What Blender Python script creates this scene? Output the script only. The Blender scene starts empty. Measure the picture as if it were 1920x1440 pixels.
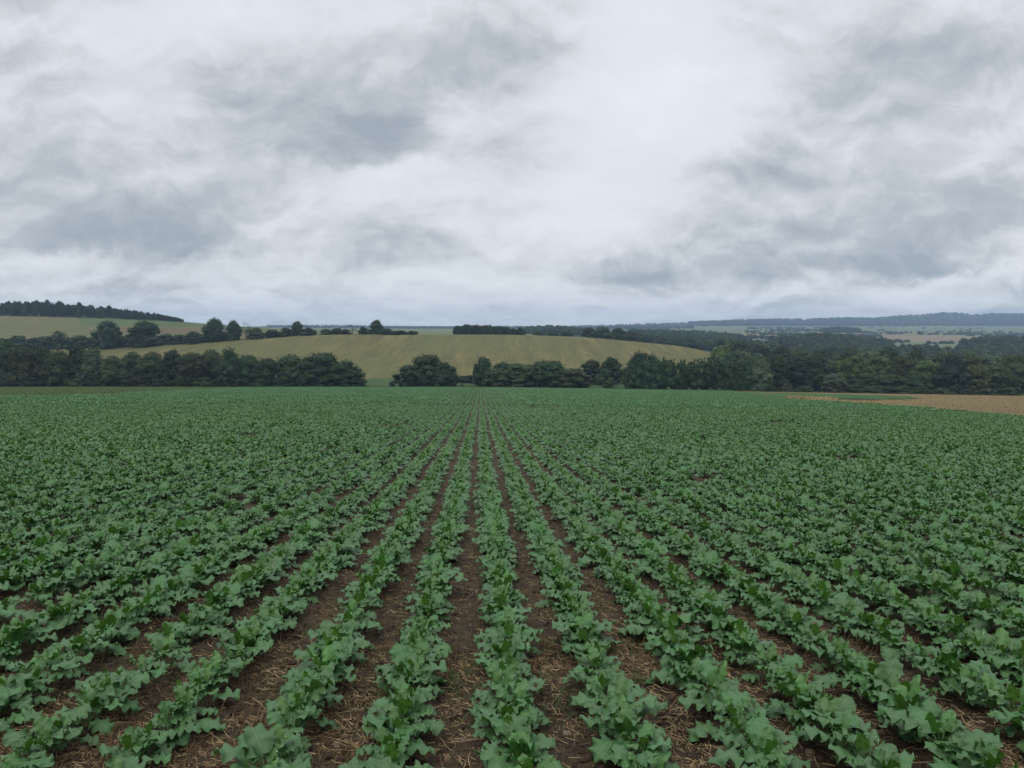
import bpy, math, random
import numpy as np
from mathutils import Vector, Euler

# ------------------------------------------------------------------ camera, sky, sun, exposure
F, CX, CY, W, H = 1507.0, 960.0, 720.0, 1920, 1440
EYE = 1.62
PITCH = math.radians(4.1)
sc = bpy.context.scene
col = sc.collection
cam_d = bpy.data.cameras.new('camera')
cam_d.sensor_width = 36.0
cam_d.lens = F / W * 36.0
cam_d.clip_start = 0.05
cam_d.clip_end = 30000
cam = bpy.data.objects.new('camera', cam_d)
cam.location = (0, 0, EYE)
cam.rotation_euler = (math.radians(90) - PITCH, 0, 0)
col.objects.link(cam)
sc.camera = cam

SUN_EL, SUN_AZ = math.radians(52), math.radians(205)     # azimuth from +Y, clockwise: high, behind the camera
sun_d = bpy.data.lights.new('sun', 'SUN')
sun_d.energy = 1.1
sun_d.angle = math.radians(40)
sun_d.color = (1.0, 0.97, 0.93)
sun = bpy.data.objects.new('sun', sun_d)
sv = Vector((math.sin(SUN_AZ) * math.cos(SUN_EL), math.cos(SUN_AZ) * math.cos(SUN_EL), math.sin(SUN_EL)))
sun.rotation_euler = sv.to_track_quat('Z', 'Y').to_euler()
col.objects.link(sun)

sc.view_settings.view_transform = 'Standard'
sc.view_settings.look = 'None'
sc.view_settings.gamma = 1.0
sc.view_settings.use_curve_mapping = False
sc.view_settings.exposure = 0.0
sc.cycles.max_bounces = 6
sc.cycles.diffuse_bounces = 3
sc.cycles.glossy_bounces = 2
sc.cycles.transmission_bounces = 3
sc.cycles.transparent_max_bounces = 8
sc.cycles.volume_bounces = 1


class NT:
    """small helper to write node trees"""
    def __init__(self, tree):
        self.t = tree
        self.n = tree.nodes
        self.l = tree.links

    def node(self, kind, **kw):
        nd = self.n.new(kind)
        for k, v in kw.items():
            setattr(nd, k, v)
        return nd

    def put(self, sock, v):
        if isinstance(v, (int, float)):
            sock.default_value = v
        elif isinstance(v, (tuple, list)):
            if len(v) == 3 and sock.type == 'RGBA':
                v = tuple(v) + (1,)
            sock.default_value = v
        else:
            self.l.new(v, sock)

    def math(self, op, a, b=None, c=None, clamp=False):
        nd = self.node('ShaderNodeMath', operation=op, use_clamp=clamp)
        self.put(nd.inputs[0], a)
        if b is not None:
            self.put(nd.inputs[1], b)
        if c is not None:
            self.put(nd.inputs[2], c)
        return nd.outputs[0]

    def vmath(self, op, a, b=None, scale=None):
        nd = self.node('ShaderNodeVectorMath', operation=op)
        self.put(nd.inputs[0], a)
        if b is not None:
            self.put(nd.inputs[1], b)
        if scale is not None:
            self.put(nd.inputs['Scale'], scale)
        return nd.outputs[0]

    def mix(self, f, a, b, blend='MIX'):
        nd = self.node('ShaderNodeMix', data_type='RGBA', blend_type=blend)
        self.put(nd.inputs['Factor'], f)
        self.put(nd.inputs[6], a)
        self.put(nd.inputs[7], b)
        return nd.outputs[2]

    def xyz(self, x, y, z=0.0):
        nd = self.node('ShaderNodeCombineXYZ')
        for i, v in enumerate((x, y, z)):
            self.put(nd.inputs[i], v)
        return nd.outputs[0]

    def sep(self, v):
        nd = self.node('ShaderNodeSeparateXYZ')
        self.put(nd.inputs[0], v)
        return nd.outputs

    def noise(self, vec, scale, detail=4.0, rough=0.5, dist=0.0, color=False):
        nd = self.node('ShaderNodeTexNoise')
        self.put(nd.inputs['Vector'], vec)
        self.put(nd.inputs['Scale'], scale)
        self.put(nd.inputs['Detail'], detail)
        self.put(nd.inputs['Roughness'], rough)
        self.put(nd.inputs['Distortion'], dist)
        return nd.outputs['Color' if color else 'Fac']

    def ramp(self, f, stops):
        nd = self.node('ShaderNodeValToRGB')
        self.put(nd.inputs[0], f)
        e = nd.color_ramp.elements
        while len(e) < len(stops):
            e.new(0.5)
        for i, (p, c) in enumerate(stops):
            e[i].position = p
            e[i].color = tuple(c) + (1,) if len(c) == 3 else c
        return nd.outputs[0]

    def maprange(self, v, a, b, c=0.0, d=1.0, smooth=False):
        nd = self.node('ShaderNodeMapRange')
        if smooth:
            nd.interpolation_type = 'SMOOTHSTEP'
        for i, x in enumerate((v, a, b, c, d)):
            self.put(nd.inputs[i], x)
        return nd.outputs[0]


def pixel_dir(x, y):
    """direction of a photograph pixel, scaled to unit forward depth: (dx, dz)"""
    a = (CY - y) / F
    fy = math.cos(PITCH) + a * math.sin(PITCH)
    fz = -math.sin(PITCH) + a * math.cos(PITCH)
    return (x - CX) / F / fy, fz / fy


# the overcast sky: a physical sky behind a nearly closed layer of cloud
world = bpy.data.worlds.new('World')
sc.world = world
world.use_nodes = True
world.node_tree.nodes.clear()
w = NT(world.node_tree)
tc = w.node('ShaderNodeTexCoord').outputs['Generated']
sx_, sy_, sz_ = w.sep(tc)
fwd = w.math('MAXIMUM', w.math('ABSOLUTE', sy_), 0.12)
U = w.math('DIVIDE', sx_, fwd)
V = w.math('DIVIDE', sz_, fwd)
up = w.math('MAXIMUM', sz_, 0.0)
den = w.math('ADD', up, 0.13)
pl = w.xyz(w.math('DIVIDE', sx_, den), w.math('DIVIDE', sy_, den), 0.0)        # a flat cloud layer seen from below
rot = w.node('ShaderNodeMapping')
w.put(rot.inputs[0], pl)
rot.inputs['Rotation'].default_value = (0, 0, math.radians(-38))
rot.inputs['Scale'].default_value = (0.95, 1.45, 1.0)
plr = rot.outputs[0]
big = w.noise(plr, 0.55, 6.0, 0.55, 0.3)
mid = w.noise(plr, 1.7, 7.0, 0.56, 0.15)
pv2 = w.xyz(U, w.math('POWER', w.math('MAXIMUM', V, 0.0), 0.80), 0.0)
pw = w.vmath('SCALE', w.vmath('SUBTRACT', w.noise(pv2, 5.0, 4.0, 0.55, 0.0, color=True), (0.5, 0.5, 0.5)), scale=0.16)
pv2 = w.vmath('ADD', pv2, pw)


def tilted(vec, sc_):
    tl_ = w.node('ShaderNodeMapping')
    w.put(tl_.inputs[0], vec)
    tl_.inputs['Rotation'].default_value = (0, 0, math.radians(-24))
    tl_.inputs['Scale'].default_value = sc_
    return tl_.outputs[0]


t0 = tilted(pv2, (1.0, 1.7, 1.0))
t1 = tilted(w.vmath('ADD', pv2, (-0.004, 0.020, 0.0)), (1.0, 1.7, 1.0))       # a little higher up: gives lit tops and grey bases
puff = w.noise(t0, 4.6, 12.0, 0.61)
puffh = w.noise(t1, 4.6, 12.0, 0.61)
relief = w.math('SUBTRACT', puff, puffh)
wc = w.noise(w.xyz(U, V, 0.37), 3.2, 7.0, 0.60, 0.0, color=True)
wc2 = w.noise(w.xyz(U, w.math('MULTIPLY', V, 1.5), 4.37), 10.0, 5.0, 0.60, 0.0, color=True)
wv = w.sep(w.vmath('ADD', w.vmath('SCALE', w.vmath('SUBTRACT', wc, (0.5, 0.5, 0.5)), scale=0.15),
                   w.vmath('SCALE', w.vmath('SUBTRACT', wc2, (0.5, 0.5, 0.5)), scale=0.075)))
wv3 = w.sep(w.vmath('SCALE', w.vmath('SUBTRACT', w.noise(w.xyz(U, V, 1.7), 34.0, 4.0, 0.6, 0.0, color=True), (0.5, 0.5, 0.5)), scale=0.035))
Uw = w.math('ADD', w.math('ADD', U, wv[0]), wv3[0])
Vw = w.math('ADD', w.math('ADD', V, w.math('MULTIPLY', wv[1], 0.45)), w.math('MULTIPLY', wv3[1], 0.7))
# cloud bodies: px, py in the photograph, radius along, radius below, radius above, tilt in degrees, weight (+ dark, - bright)
CLOUDS = [
    (650, 280, 240, 22, 110, -3, 0.66), (560, 200, 240, 60, 120, 8, 0.16), (190, 455, 210, 24, 130, 3, 0.62),
    (370, 430, 150, 24, 60, 18, 0.25), (200, 545, 110, 14, 40, 0, 0.42), (60, 150, 90, 160, 200, 0, 0.28),
    (930, 110, 240, 70, 90, 30, 0.32), (640, 80, 110, 40, 50, 0, 0.10), (1690, 500, 170, 22, 80, 0, 0.75),
    (1380, 505, 170, 24, 70, 6, 0.50), (1180, 515, 110, 12, 40, 0, 0.34), (1690, 85, 170, 60, 60, 12, 0.42),
    (1860, 150, 110, 50, 90, 10, 0.30), (1480, 240, 150, 50, 50, 38, 0.36), (1670, 215, 90, 26, 30, 22, 0.30),
    (1560, 350, 330, 50, 90, 22, 0.22), (1860, 400, 150, 60, 80, 20, 0.25), (700, 480, 90, 18, 50, 6, 0.34),
    (450, 560, 200, 14, 30, 0, 0.16), (900, 400, 160, 40, 50, 20, 0.10), (1640, 420, 170, 40, 60, 14, 0.20),
    (1230, 150, 170, 190, 200, 30, -0.34), (1050, 330, 190, 120, 120, 35, -0.22), (470, 40, 150, 50, 50, 0, -0.30),
    (250, 130, 90, 90, 90, 0, -0.20), (50, 235, 60, 22, 30, 0, -0.30), (80, 485, 110, 12, 14, 0, -0.40),
    (1540, 500, 50, 22, 26, 20, -0.40), (1790, 525, 120, 10, 12, 8, -0.45), (850, 250, 80, 24, 40, 20, -0.45),
    (700, 320, 90, 16, 20, 4, -0.30), (300, 340, 170, 24, 40, 12, -0.22), (620, 385, 180, 24, 40, 12, -0.15),
    (960, 560, 300, 24, 50, 0, -0.12), (1470, 380, 110, 24, 30, 24, -0.18), (1850, 300, 90, 18, 26, 26, -0.22),
]
acc = None
for (px, py, rx, rb, ra, tilt, wt) in CLOUDS:
    u0, v0 = pixel_dir(px, py)
    c, s = math.cos(math.radians(tilt)), math.sin(math.radians(tilt))
    du = w.math('SUBTRACT', Uw, u0)
    dv = w.math('SUBTRACT', Vw, v0)
    a = w.math('MULTIPLY', w.math('MULTIPLY_ADD', du, c, w.math('MULTIPLY', dv, s)), F / rx)
    b = w.math('MULTIPLY_ADD', du, -s, w.math('MULTIPLY', dv, c))
    b = w.math('ADD', w.math('MULTIPLY', w.math('MAXIMUM', b, 0.0), F / ra), w.math('MULTIPLY', w.math('MINIMUM', b, 0.0), F / rb))
    g = w.math('EXPONENT', w.math('MULTIPLY', w.math('MULTIPLY_ADD', a, a, w.math('MULTIPLY', b, b)), -0.8))
    acc = w.math('MULTIPLY_ADD', g, wt, acc if acc is not None else 0.0)
front = w.maprange(sy_, 0.0, 0.35)
acc = w.math('MULTIPLY', acc, front)
dens = w.math('ADD', w.math('MULTIPLY_ADD', w.math('SUBTRACT', big, 0.5), 0.36, 0.310), w.math('MULTIPLY', acc, 0.80))
dens = w.math('MULTIPLY_ADD', w.math('SUBTRACT', mid, 0.5), 0.36, dens)
dens = w.math('MULTIPLY_ADD', w.math('SUBTRACT', puff, 0.5), 0.86, dens)
thick = w.maprange(dens, 0.05, 0.45, 0.35, 1.0)
dens = w.math('SUBTRACT', dens, w.math('MULTIPLY', w.math('MULTIPLY', relief, w.maprange(V, 0.02, 0.16, 3.6, 2.2)), thick))
cloud = w.ramp(w.math('MULTIPLY_ADD', dens, 0.8, 0.14), [(0.0, (0.93, 0.955, 1.0)), (0.30, (0.775, 0.805, 0.86)), (0.47, (0.65, 0.68, 0.72)),
                                                           (0.66, (0.51, 0.55, 0.595)), (0.94, (0.37, 0.42, 0.48))])
zen = w.maprange(sz_, 0.40, 1.0, 1.0, 1.75, smooth=True)      # an overcast sky is brighter overhead
cloud = w.vmath('SCALE', cloud, scale=zen)
cloud = w.vmath('SCALE', cloud, scale=10.0)
skyn = w.node('ShaderNodeTexSky', sky_type='NISHITA', sun_disc=False, sun_elevation=SUN_EL, sun_rotation=SUN_AZ)
thin = w.maprange(dens, 0.0, 0.35, 0.90, 0.97)
skyc = w.mix(thin, skyn.outputs[0], cloud)
bg = w.node('ShaderNodeBackground')
w.put(bg.inputs[0], skyc)
bg.inputs[1].default_value = 0.1
out = w.node('ShaderNodeOutputWorld')
w.l.new(bg.outputs[0], out.inputs[0])
world.cycles.sampling_method = 'NONE'
world.cycles.sample_map_resolution = 512

# ------------------------------------------------------------------ helpers
rng = np.random.default_rng(7)
random.seed(7)


def tag(o, label=None, cat=None, group=None, kind=None):
    if label: o['label'] = label
    if cat: o['category'] = cat
    if group: o['group'] = group
    if kind: o['kind'] = kind
    return o


def link(name, data, parent=None):
    o = bpy.data.objects.new(name, data)
    col.objects.link(o)
    if parent is not None:
        o.parent = parent
    return o


def mesh_np(name, verts, faces, mats, smooth=False, mat_index=None, tint=None, uv=None):
    """verts (n,3); faces: array (m,k) or list of such arrays; tint (n,3) per vertex"""
    verts = np.asarray(verts, dtype=np.float32)
    if not isinstance(faces, list):
        faces = [faces]
    faces = [np.asarray(f, dtype=np.int32) for f in faces if len(f)]
    me = bpy.data.meshes.new(name)
    me.vertices.add(len(verts))
    me.vertices.foreach_set('co', verts.ravel())
    loops = np.concatenate([f.ravel() for f in faces])
    tot = np.concatenate([np.full(len(f), f.shape[1], dtype=np.int32) for f in faces])
    start = np.concatenate([[0], np.cumsum(tot)[:-1]]).astype(np.int32)
    me.loops.add(len(loops))
    me.loops.foreach_set('vertex_index', loops)
    me.polygons.add(len(tot))
    me.polygons.foreach_set('loop_start', start)
    me.polygons.foreach_set('loop_total', tot)
    if mat_index is not None:
        me.polygons.foreach_set('material_index', np.asarray(mat_index, dtype=np.int32))
    me.polygons.foreach_set('use_smooth', np.full(len(tot), smooth, dtype=bool))
    for m in (mats if isinstance(mats, (list, tuple)) else [mats]):
        me.materials.append(m)
    if tint is not None:
        at = me.attributes.new('tint', 'FLOAT_COLOR', 'POINT')
        t4 = np.ones((len(verts), 4), dtype=np.float32)
        t4[:, :3] = tint
        at.data.foreach_set('color', t4.ravel())
    if uv is not None:
        l = me.uv_layers.new(name='UVMap')
        l.data.foreach_set('uv', np.asarray(uv, dtype=np.float32)[loops].ravel())
    me.update(calc_edges=True)
    me.validate()
    return me


def _hash(ix, iy, seed):
    n = (ix.astype(np.int64) * 374761393 + iy.astype(np.int64) * 668265263 + seed * 1442695041) & 0xffffffff
    n = ((n ^ (n >> 13)) * 1274126177) & 0xffffffff
    return ((n ^ (n >> 16)) & 0xffffff) / float(0xffffff)


def vnoise(x, y, seed=0):
    ix, iy = np.floor(x), np.floor(y)
    fx, fy = x - ix, y - iy
    fx, fy = fx * fx * (3 - 2 * fx), fy * fy * (3 - 2 * fy)
    a, b = _hash(ix, iy, seed), _hash(ix + 1, iy, seed)
    c, d = _hash(ix, iy + 1, seed), _hash(ix + 1, iy + 1, seed)
    return (a * (1 - fx) + b * fx) * (1 - fy) + (c * (1 - fx) + d * fx) * fy


def fbm(x, y, oct=4, seed=0, rough=0.5):
    s, amp, tot = 0, 1.0, 0
    for i in range(oct):
        s = s + amp * (vnoise(x * 2 ** i, y * 2 ** i, seed + i * 17) - 0.5)
        tot += amp
        amp *= rough
    return s / tot


def in_poly(px, py, poly):
    px, py = np.asarray(px, float), np.asarray(py, float)
    ins = np.zeros(px.shape, bool)
    n = len(poly)
    for i in range(n):
        x1, y1 = poly[i]
        x2, y2 = poly[(i + 1) % n]
        if y1 == y2:
            continue
        ins ^= ((y1 > py) != (y2 > py)) & (px < (x2 - x1) * (py - y1) / (y2 - y1) + x1)
    return ins


# ------------------------------------------------------------------ terrain heights
SY, SY2, SL = 0.0884, 0.0697, 40.0     # the crop field falls away from the camera, steeper close by
SX = 0.0156                            # and a little towards the far side on the right
YF = 345.0                             # far edge of the crop field


def z_field(X, Y):
    soft = 10.0 * np.log1p(np.exp(np.clip((X + 12.0) / 10.0, -40, 40)))
    s0 = 10.0 * math.log1p(math.exp(1.2))
    Yp = np.maximum(np.asarray(Y, float), -30.0)
    z = -SY2 * np.asarray(Y) - (SY - SY2) * SL * (1 - np.exp(-Yp / SL)) - SX * (soft - s0) * np.clip(np.asarray(Y) / 20.0, 0, 1)
    return z + 0.16 * fbm(X / 26.0, Y / 26.0, 2, 5) * np.clip((np.asarray(Y) - 14) / 25.0, 0, 1)


XS = [-900, 0, 200, 345, 480, 620, 750, 960, 1100, 1300, 1400, 1500, 1700, 1920, 2900]
DS = [345, 365, 400, 450, 500, 620, 750, 900, 1020, 1200, 1500, 2000, 2500, 3500, 4500, 5500, 6000, 7000]
YT = {
    0:    [727, 729, 722, 708, 692, 657, 625, 592, 579, 584, 600, 606, 609, 612, 613, 613, 613, 614],
    200:  [727, 729, 720, 704, 686, 652, 625, 597, 588, 594, 602, 607, 610, 612, 613, 613, 613, 614],
    345:  [726, 728, 718, 700, 680, 644, 622, 604, 604, 607, 609, 611, 612, 612, 613, 613, 613, 614],
    480:  [725, 727, 715, 697, 675, 634, 622, 615, 614, 615, 616, 616, 615, 614, 613, 612, 612, 614],
    620:  [725, 727, 712, 692, 668, 625, 628, 626, 623, 620, 618, 617, 616, 615, 614, 611, 610, 613],
    750:  [726, 728, 711, 690, 668, 626, 630, 628, 626, 624, 622, 619, 617, 616, 615, 614, 613, 614],
    960:  [728, 730, 712, 690, 667, 626.5, 632, 634, 632, 630, 626, 621, 618, 616, 615, 613, 613, 614],
    1100: [730, 732, 714, 694, 671, 631, 638, 640, 638, 634, 630, 624, 620, 617, 615, 613, 612, 614],
    1300: [733, 735, 722, 706, 688, 650, 656, 656, 652, 646, 638, 628, 622, 617, 613, 607, 605, 609],
    1400: [734.5, 736.5, 728, 715, 703, 682, 672, 664, 658, 650, 640, 631, 624, 616, 613, 605, 602, 609],
    1500: [736, 738, 731, 721, 713, 696, 684, 672, 663, 652, 643, 633, 626, 617, 614, 605, 599, 607],
    1700: [738, 740, 734, 727, 720, 704, 692, 680, 668, 658, 650, 640, 629, 618, 615, 602, 593.5, 603],
    1920: [741, 743, 738, 731, 724, 708, 695, 680, 668, 656, 648, 638, 629, 619, 615, 601, 590, 603],
}
YT[-900] = YT[0]
YT[2900] = YT[1920]
TX = np.arange(-900, 2901, 8.0)
TL = np.linspace(math.log(YF), math.log(7000.0), 260)
_tab = np.array([YT[x] for x in XS], float)
_a = np.array([np.interp(TL, np.log(DS), r) for r in _tab])
TAB = np.array([np.interp(TX, XS, _a[:, j]) for j in range(len(TL))]).T      # photograph row for (column, log depth)


def _gs(a, s, axis):
    r = int(3 * s)
    k = np.exp(-0.5 * (np.arange(-r, r + 1) / s) ** 2)
    k /= k.sum()
    pad = [(0, 0), (0, 0)]
    pad[axis] = (r, r)
    p = np.pad(a, pad, mode='edge')
    o = np.zeros_like(a)
    for i, kk in enumerate(k):
        o += kk * (p[i:i + a.shape[0], :] if axis == 0 else p[:, i:i + a.shape[1]])
    return o


TAB = _gs(_gs(TAB, 4.0, 0), 1.6, 1)
for (bx, bd, rx, rl, amt) in [(1560, 1350, 75, 0.10, -9), (1880, 1300, 90, 0.12, -9), (1040, 1650, 60, 0.12, -6), (1250, 1500, 110, .12, -4),
                              (1640, 5900, 40, .08, 1.5), (1690, 5900, 40, .08, -1.5), (1775, 5900, 45, .08, -5.5), (1830, 5900, 20, .08, 1.0), (1865, 5900, 30, .08, -2.0), (1575, 2700, 42, .06, -7), (1740, 3000, 60, .06, 1.5), (1420, 5700, 60, .08, -1.0)]:
    TAB += amt * np.exp(-((TX[:, None] - bx) / rx) ** 2 - ((TL[None, :] - math.log(bd)) / rl) ** 2)
TAB += (0.8 + 1.8 * np.clip((TL[None, :] - math.log(1500)) / 0.4, 0, 1) * np.clip((TX[:, None] - 1350) / 100, 0, 1)) * fbm(TX[:, None] / 160.0 + 0 * TL[None, :], TL[None, :] * 7.0 + 0 * TX[:, None], 3, 33)


def row_far(px, D):
    fi = np.clip((np.asarray(px, float) - TX[0]) / 8.0, 0, len(TX) - 1.001)
    fj = np.clip((np.log(np.asarray(D, float)) - TL[0]) / (TL[1] - TL[0]), 0, len(TL) - 1.001)
    i, j = fi.astype(int), fj.astype(int)
    a, b = fi - i, fj - j
    return (TAB[i, j] * (1 - a) * (1 - b) + TAB[i + 1, j] * a * (1 - b) + TAB[i, j + 1] * (1 - a) * b + TAB[i + 1, j + 1] * a * b)


def dirs(px, py):
    a = (CY - np.asarray(py, float)) / F
    fy = math.cos(PITCH) + a * math.sin(PITCH)
    fz = -math.sin(PITCH) + a * math.cos(PITCH)
    return (np.asarray(px, float) - CX) / F / fy, fz / fy


def ground_far(px, D):
    dx, dz = dirs(px, row_far(px, D))
    z = EYE + dz * D
    # join the crop field edge exactly
    x = dx * D
    k = np.clip((np.asarray(D) - YF) / 12.0, 0, 1)
    return x, np.asarray(D, float) + 0 * x, z * k + z_field(x, np.full_like(x, YF)) * (1 - k) - 0.05 * (1 - k)


def near_px(X, Y):
    """photograph pixel of a point on the crop field"""
    z = z_field(X, Y) - EYE
    c, s = math.cos(PITCH), math.sin(PITCH)
    dep = Y * c - z * s
    return CX + F * X / dep, CY - F * (Y * s + z * c) / dep


# ------------------------------------------------------------------ materials
def material(name):
    m = bpy.data.materials.new(name)
    m.use_nodes = True
    m.node_tree.nodes.clear()
    k = NT(m.node_tree)
    b = k.node('ShaderNodeBsdfPrincipled')
    o = k.node('ShaderNodeOutputMaterial')
    k.l.new(b.outputs[0], o.inputs[0])
    return m, k, b, o


def bump(k, b, h, strength, dist):
    nd = k.node('ShaderNodeBump')
    nd.inputs['Strength'].default_value = strength
    nd.inputs['Distance'].default_value = dist
    k.put(nd.inputs['Height'], h)
    k.l.new(nd.outputs[0], b.inputs['Normal'])


def attr(k, name):
    nd = k.node('ShaderNodeAttribute', attribute_name=name)
    return nd.outputs['Color']


# broad brassica leaf: tint.r = youth, tint.g = random tone; uv: u across 0..1, v along
def leaf_material():
    m, k, b, o = material('crop_leaf')
    t = k.sep(attr(k, 'tint'))
    uvx, uvy, _ = k.sep(k.node('ShaderNodeTexCoord').outputs['UV'])
    geo = k.node('ShaderNodeNewGeometry')
    info = k.node('ShaderNodeObjectInfo')
    old = k.mix(t[1], (0.033, 0.112, 0.025), (0.068, 0.180, 0.049))
    yng = k.mix(t[1], (0.055, 0.165, 0.014), (0.105, 0.240, 0.026))
    c = k.mix(t[0], old, yng)
    p = geo.outputs['Position']
    n = k.noise(p, 9.0, 3.0, 0.6)
    c = k.mix(k.maprange(n, 0.3, 0.75, 0.0, 0.35), c, (0.030, 0.085, 0.030))
    nb = k.noise(p, 0.35, 3.0, 0.6)
    c = k.mix(k.maprange(nb, 0.40, 0.66, 0.0, 0.32, smooth=True), c, (0.045, 0.130, 0.034))
    c = k.mix(t[2], c, (0.128, 0.290, 0.120))
    hs = k.node('ShaderNodeHueSaturation')
    k.put(hs.inputs['Hue'], k.maprange(info.outputs['Random'], 0, 1, 0.488, 0.512))
    k.put(hs.inputs['Value'], k.maprange(info.outputs['Random'], 0, 1, 0.70, 1.18))
    k.put(hs.inputs['Color'], c)
    c = hs.outputs[0]
    # midrib and side veins
    au = k.math('ABSOLUTE', k.math('SUBTRACT', uvx, 0.5))
    rib = k.maprange(au, 0.012, 0.030, 1.0, 0.0, smooth=True)
    sv_ = k.math('SUBTRACT', k.math('MULTIPLY', uvy, 7.0), k.math('MULTIPLY', au, 6.0))
    fr = k.math('ABSOLUTE', k.math('SUBTRACT', k.math('FRACT', sv_), 0.5))
    side = k.math('MULTIPLY', k.maprange(fr, 0.0, 0.07, 1.0, 0.0, smooth=True), k.maprange(au, 0.30, 0.48, 1.0, 0.0))
    side = k.math('MULTIPLY', side, k.math('GREATER_THAN', uvy, 0.02))
    vein = k.math('MAXIMUM', k.math('MULTIPLY', rib, 0.8), k.math('MULTIPLY', side, 0.38))
    c = k.mix(k.math('MULTIPLY', vein, 0.70), c, (0.18, 0.31, 0.12))
    back = k.mix(0.45, c, (0.13, 0.24, 0.11))
    c = k.mix(geo.outputs['Backfacing'], c, back)
    k.put(b.inputs['Base Color'], c)
    b.inputs['Roughness'].default_value = 0.36
    b.inputs['Specular IOR Level'].default_value = 0.34
    fine = k.noise(p, 55.0, 3.0, 0.55)
    bump(k, b, k.math('SUBTRACT', k.math('MULTIPLY', fine, 0.8), k.math('MULTIPLY', vein, 0.7)), 0.55, 0.006)
    tr = k.node('ShaderNodeBsdfTranslucent')
    k.put(tr.inputs[0], k.mix(0.5, c, (0.14, 0.30, 0.03)))
    ms = k.node('ShaderNodeMixShader')
    ms.inputs[0].default_value = 0.20
    k.l.new(b.outputs[0], ms.inputs[1])
    k.l.new(tr.outputs[0], ms.inputs[2])
    k.l.new(ms.outputs[0], o.inputs[0])
    return m


def simple_material(name, c1, c2, scale=8.0, rough=0.85, spec=0.2, bumpd=0.0, bs=30.0, detail=4.0):
    m, k, b, o = material(name)
    p = k.node('ShaderNodeNewGeometry').outputs['Position']
    n = k.noise(p, scale, detail, 0.6)
    k.put(b.inputs['Base Color'], k.mix(k.maprange(n, 0.32, 0.68), c1, c2))
    b.inputs['Roughness'].default_value = rough
    b.inputs['Specular IOR Level'].default_value = spec
    if bumpd:
        bump(k, b, k.noise(p, bs, 4.0, 0.6), 0.7, bumpd)
    return m


def soil_material():
    m, k, b, o = material('soil_ground')
    p = k.node('ShaderNodeNewGeometry').outputs['Position']
    t = k.sep(attr(k, 'tint'))
    n1 = k.noise(p, 1.1, 5.0, 0.6)
    n2 = k.noise(p, 14.0, 6.0, 0.7)
    n3 = k.noise(p, 70.0, 3.0, 0.6)
    c = k.mix(k.maprange(n2, 0.35, 0.68), (0.034, 0.0235, 0.013), (0.135, 0.096, 0.055))
    c = k.mix(k.maprange(n1, 0.45, 0.75, 0, 0.6), c, (0.104, 0.075, 0.043))
    # chopped straw worked into the surface
    v = k.node('ShaderNodeMapping')
    k.put(v.inputs[0], p)
    v.inputs['Rotation'].default_value = (0, 0, 0.6)
    v.inputs['Scale'].default_value = (90, 14, 30)
    v2 = k.node('ShaderNodeMapping')
    k.put(v2.inputs[0], p)
    v2.inputs['Rotation'].default_value = (0, 0, -0.9)
    v2.inputs['Scale'].default_value = (80, 12, 30)
    s1 = k.maprange(k.noise(v.outputs[0], 1.0, 1.0, 0.4), 0.64, 0.70)
    s2 = k.maprange(k.noise(v2.outputs[0], 1.0, 1.0, 0.4), 0.65, 0.71)
    st = k.math('MULTIPLY', k.math('MAXIMUM', s1, s2), k.maprange(k.noise(p, 2.3, 3.0, 0.6), 0.35, 0.6, 0.1, 0.7))
    c = k.mix(st, c, (0.24, 0.165, 0.085))
    # stubble strip (tint.r) and weedy corner (tint.g)
    map_s = k.node('ShaderNodeMapping')
    k.put(map_s.inputs[0], p)
    map_s.inputs['Rotation'].default_value = (0, 0, math.radians(12))
    map_s.inputs['Scale'].default_value = (0.05, 0.6, 1)
    nn = k.noise(map_s.outputs[0], 1.0, 5.0, 0.65)
    nf = k.noise(p, 3.0, 5.0, 0.75)
    sc_ = k.mix(k.maprange(nn, 0.36, 0.64), (0.120, 0.098, 0.042), (0.240, 0.168, 0.070))
    sc_ = k.mix(k.maprange(nf, 0.5, 0.75, 0, 0.5), sc_, (0.11, 0.10, 0.04))
    sc_ = k.mix(k.math('MULTIPLY', t[2], k.maprange(nf, 0.25, 0.6)), sc_, (0.23, 0.150, 0.066))
    c = k.mix(k.math('MULTIPLY', t[0], k.maprange(nf, 0.1, 0.35)), c, sc_)
    gr = k.mix(k.maprange(nf, 0.3, 0.7), (0.060, 0.110, 0.030), (0.105, 0.150, 0.048))
    c = k.mix(t[1], c, gr)
    k.put(b.inputs['Base Color'], c)
    b.inputs['Roughness'].default_value = 0.88
    b.inputs['Specular IOR Level'].default_value = 0.25
    bump(k, b, k.math('ADD', n2, k.math('MULTIPLY', n3, 0.6)), 1.0, 0.06)
    return m


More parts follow.
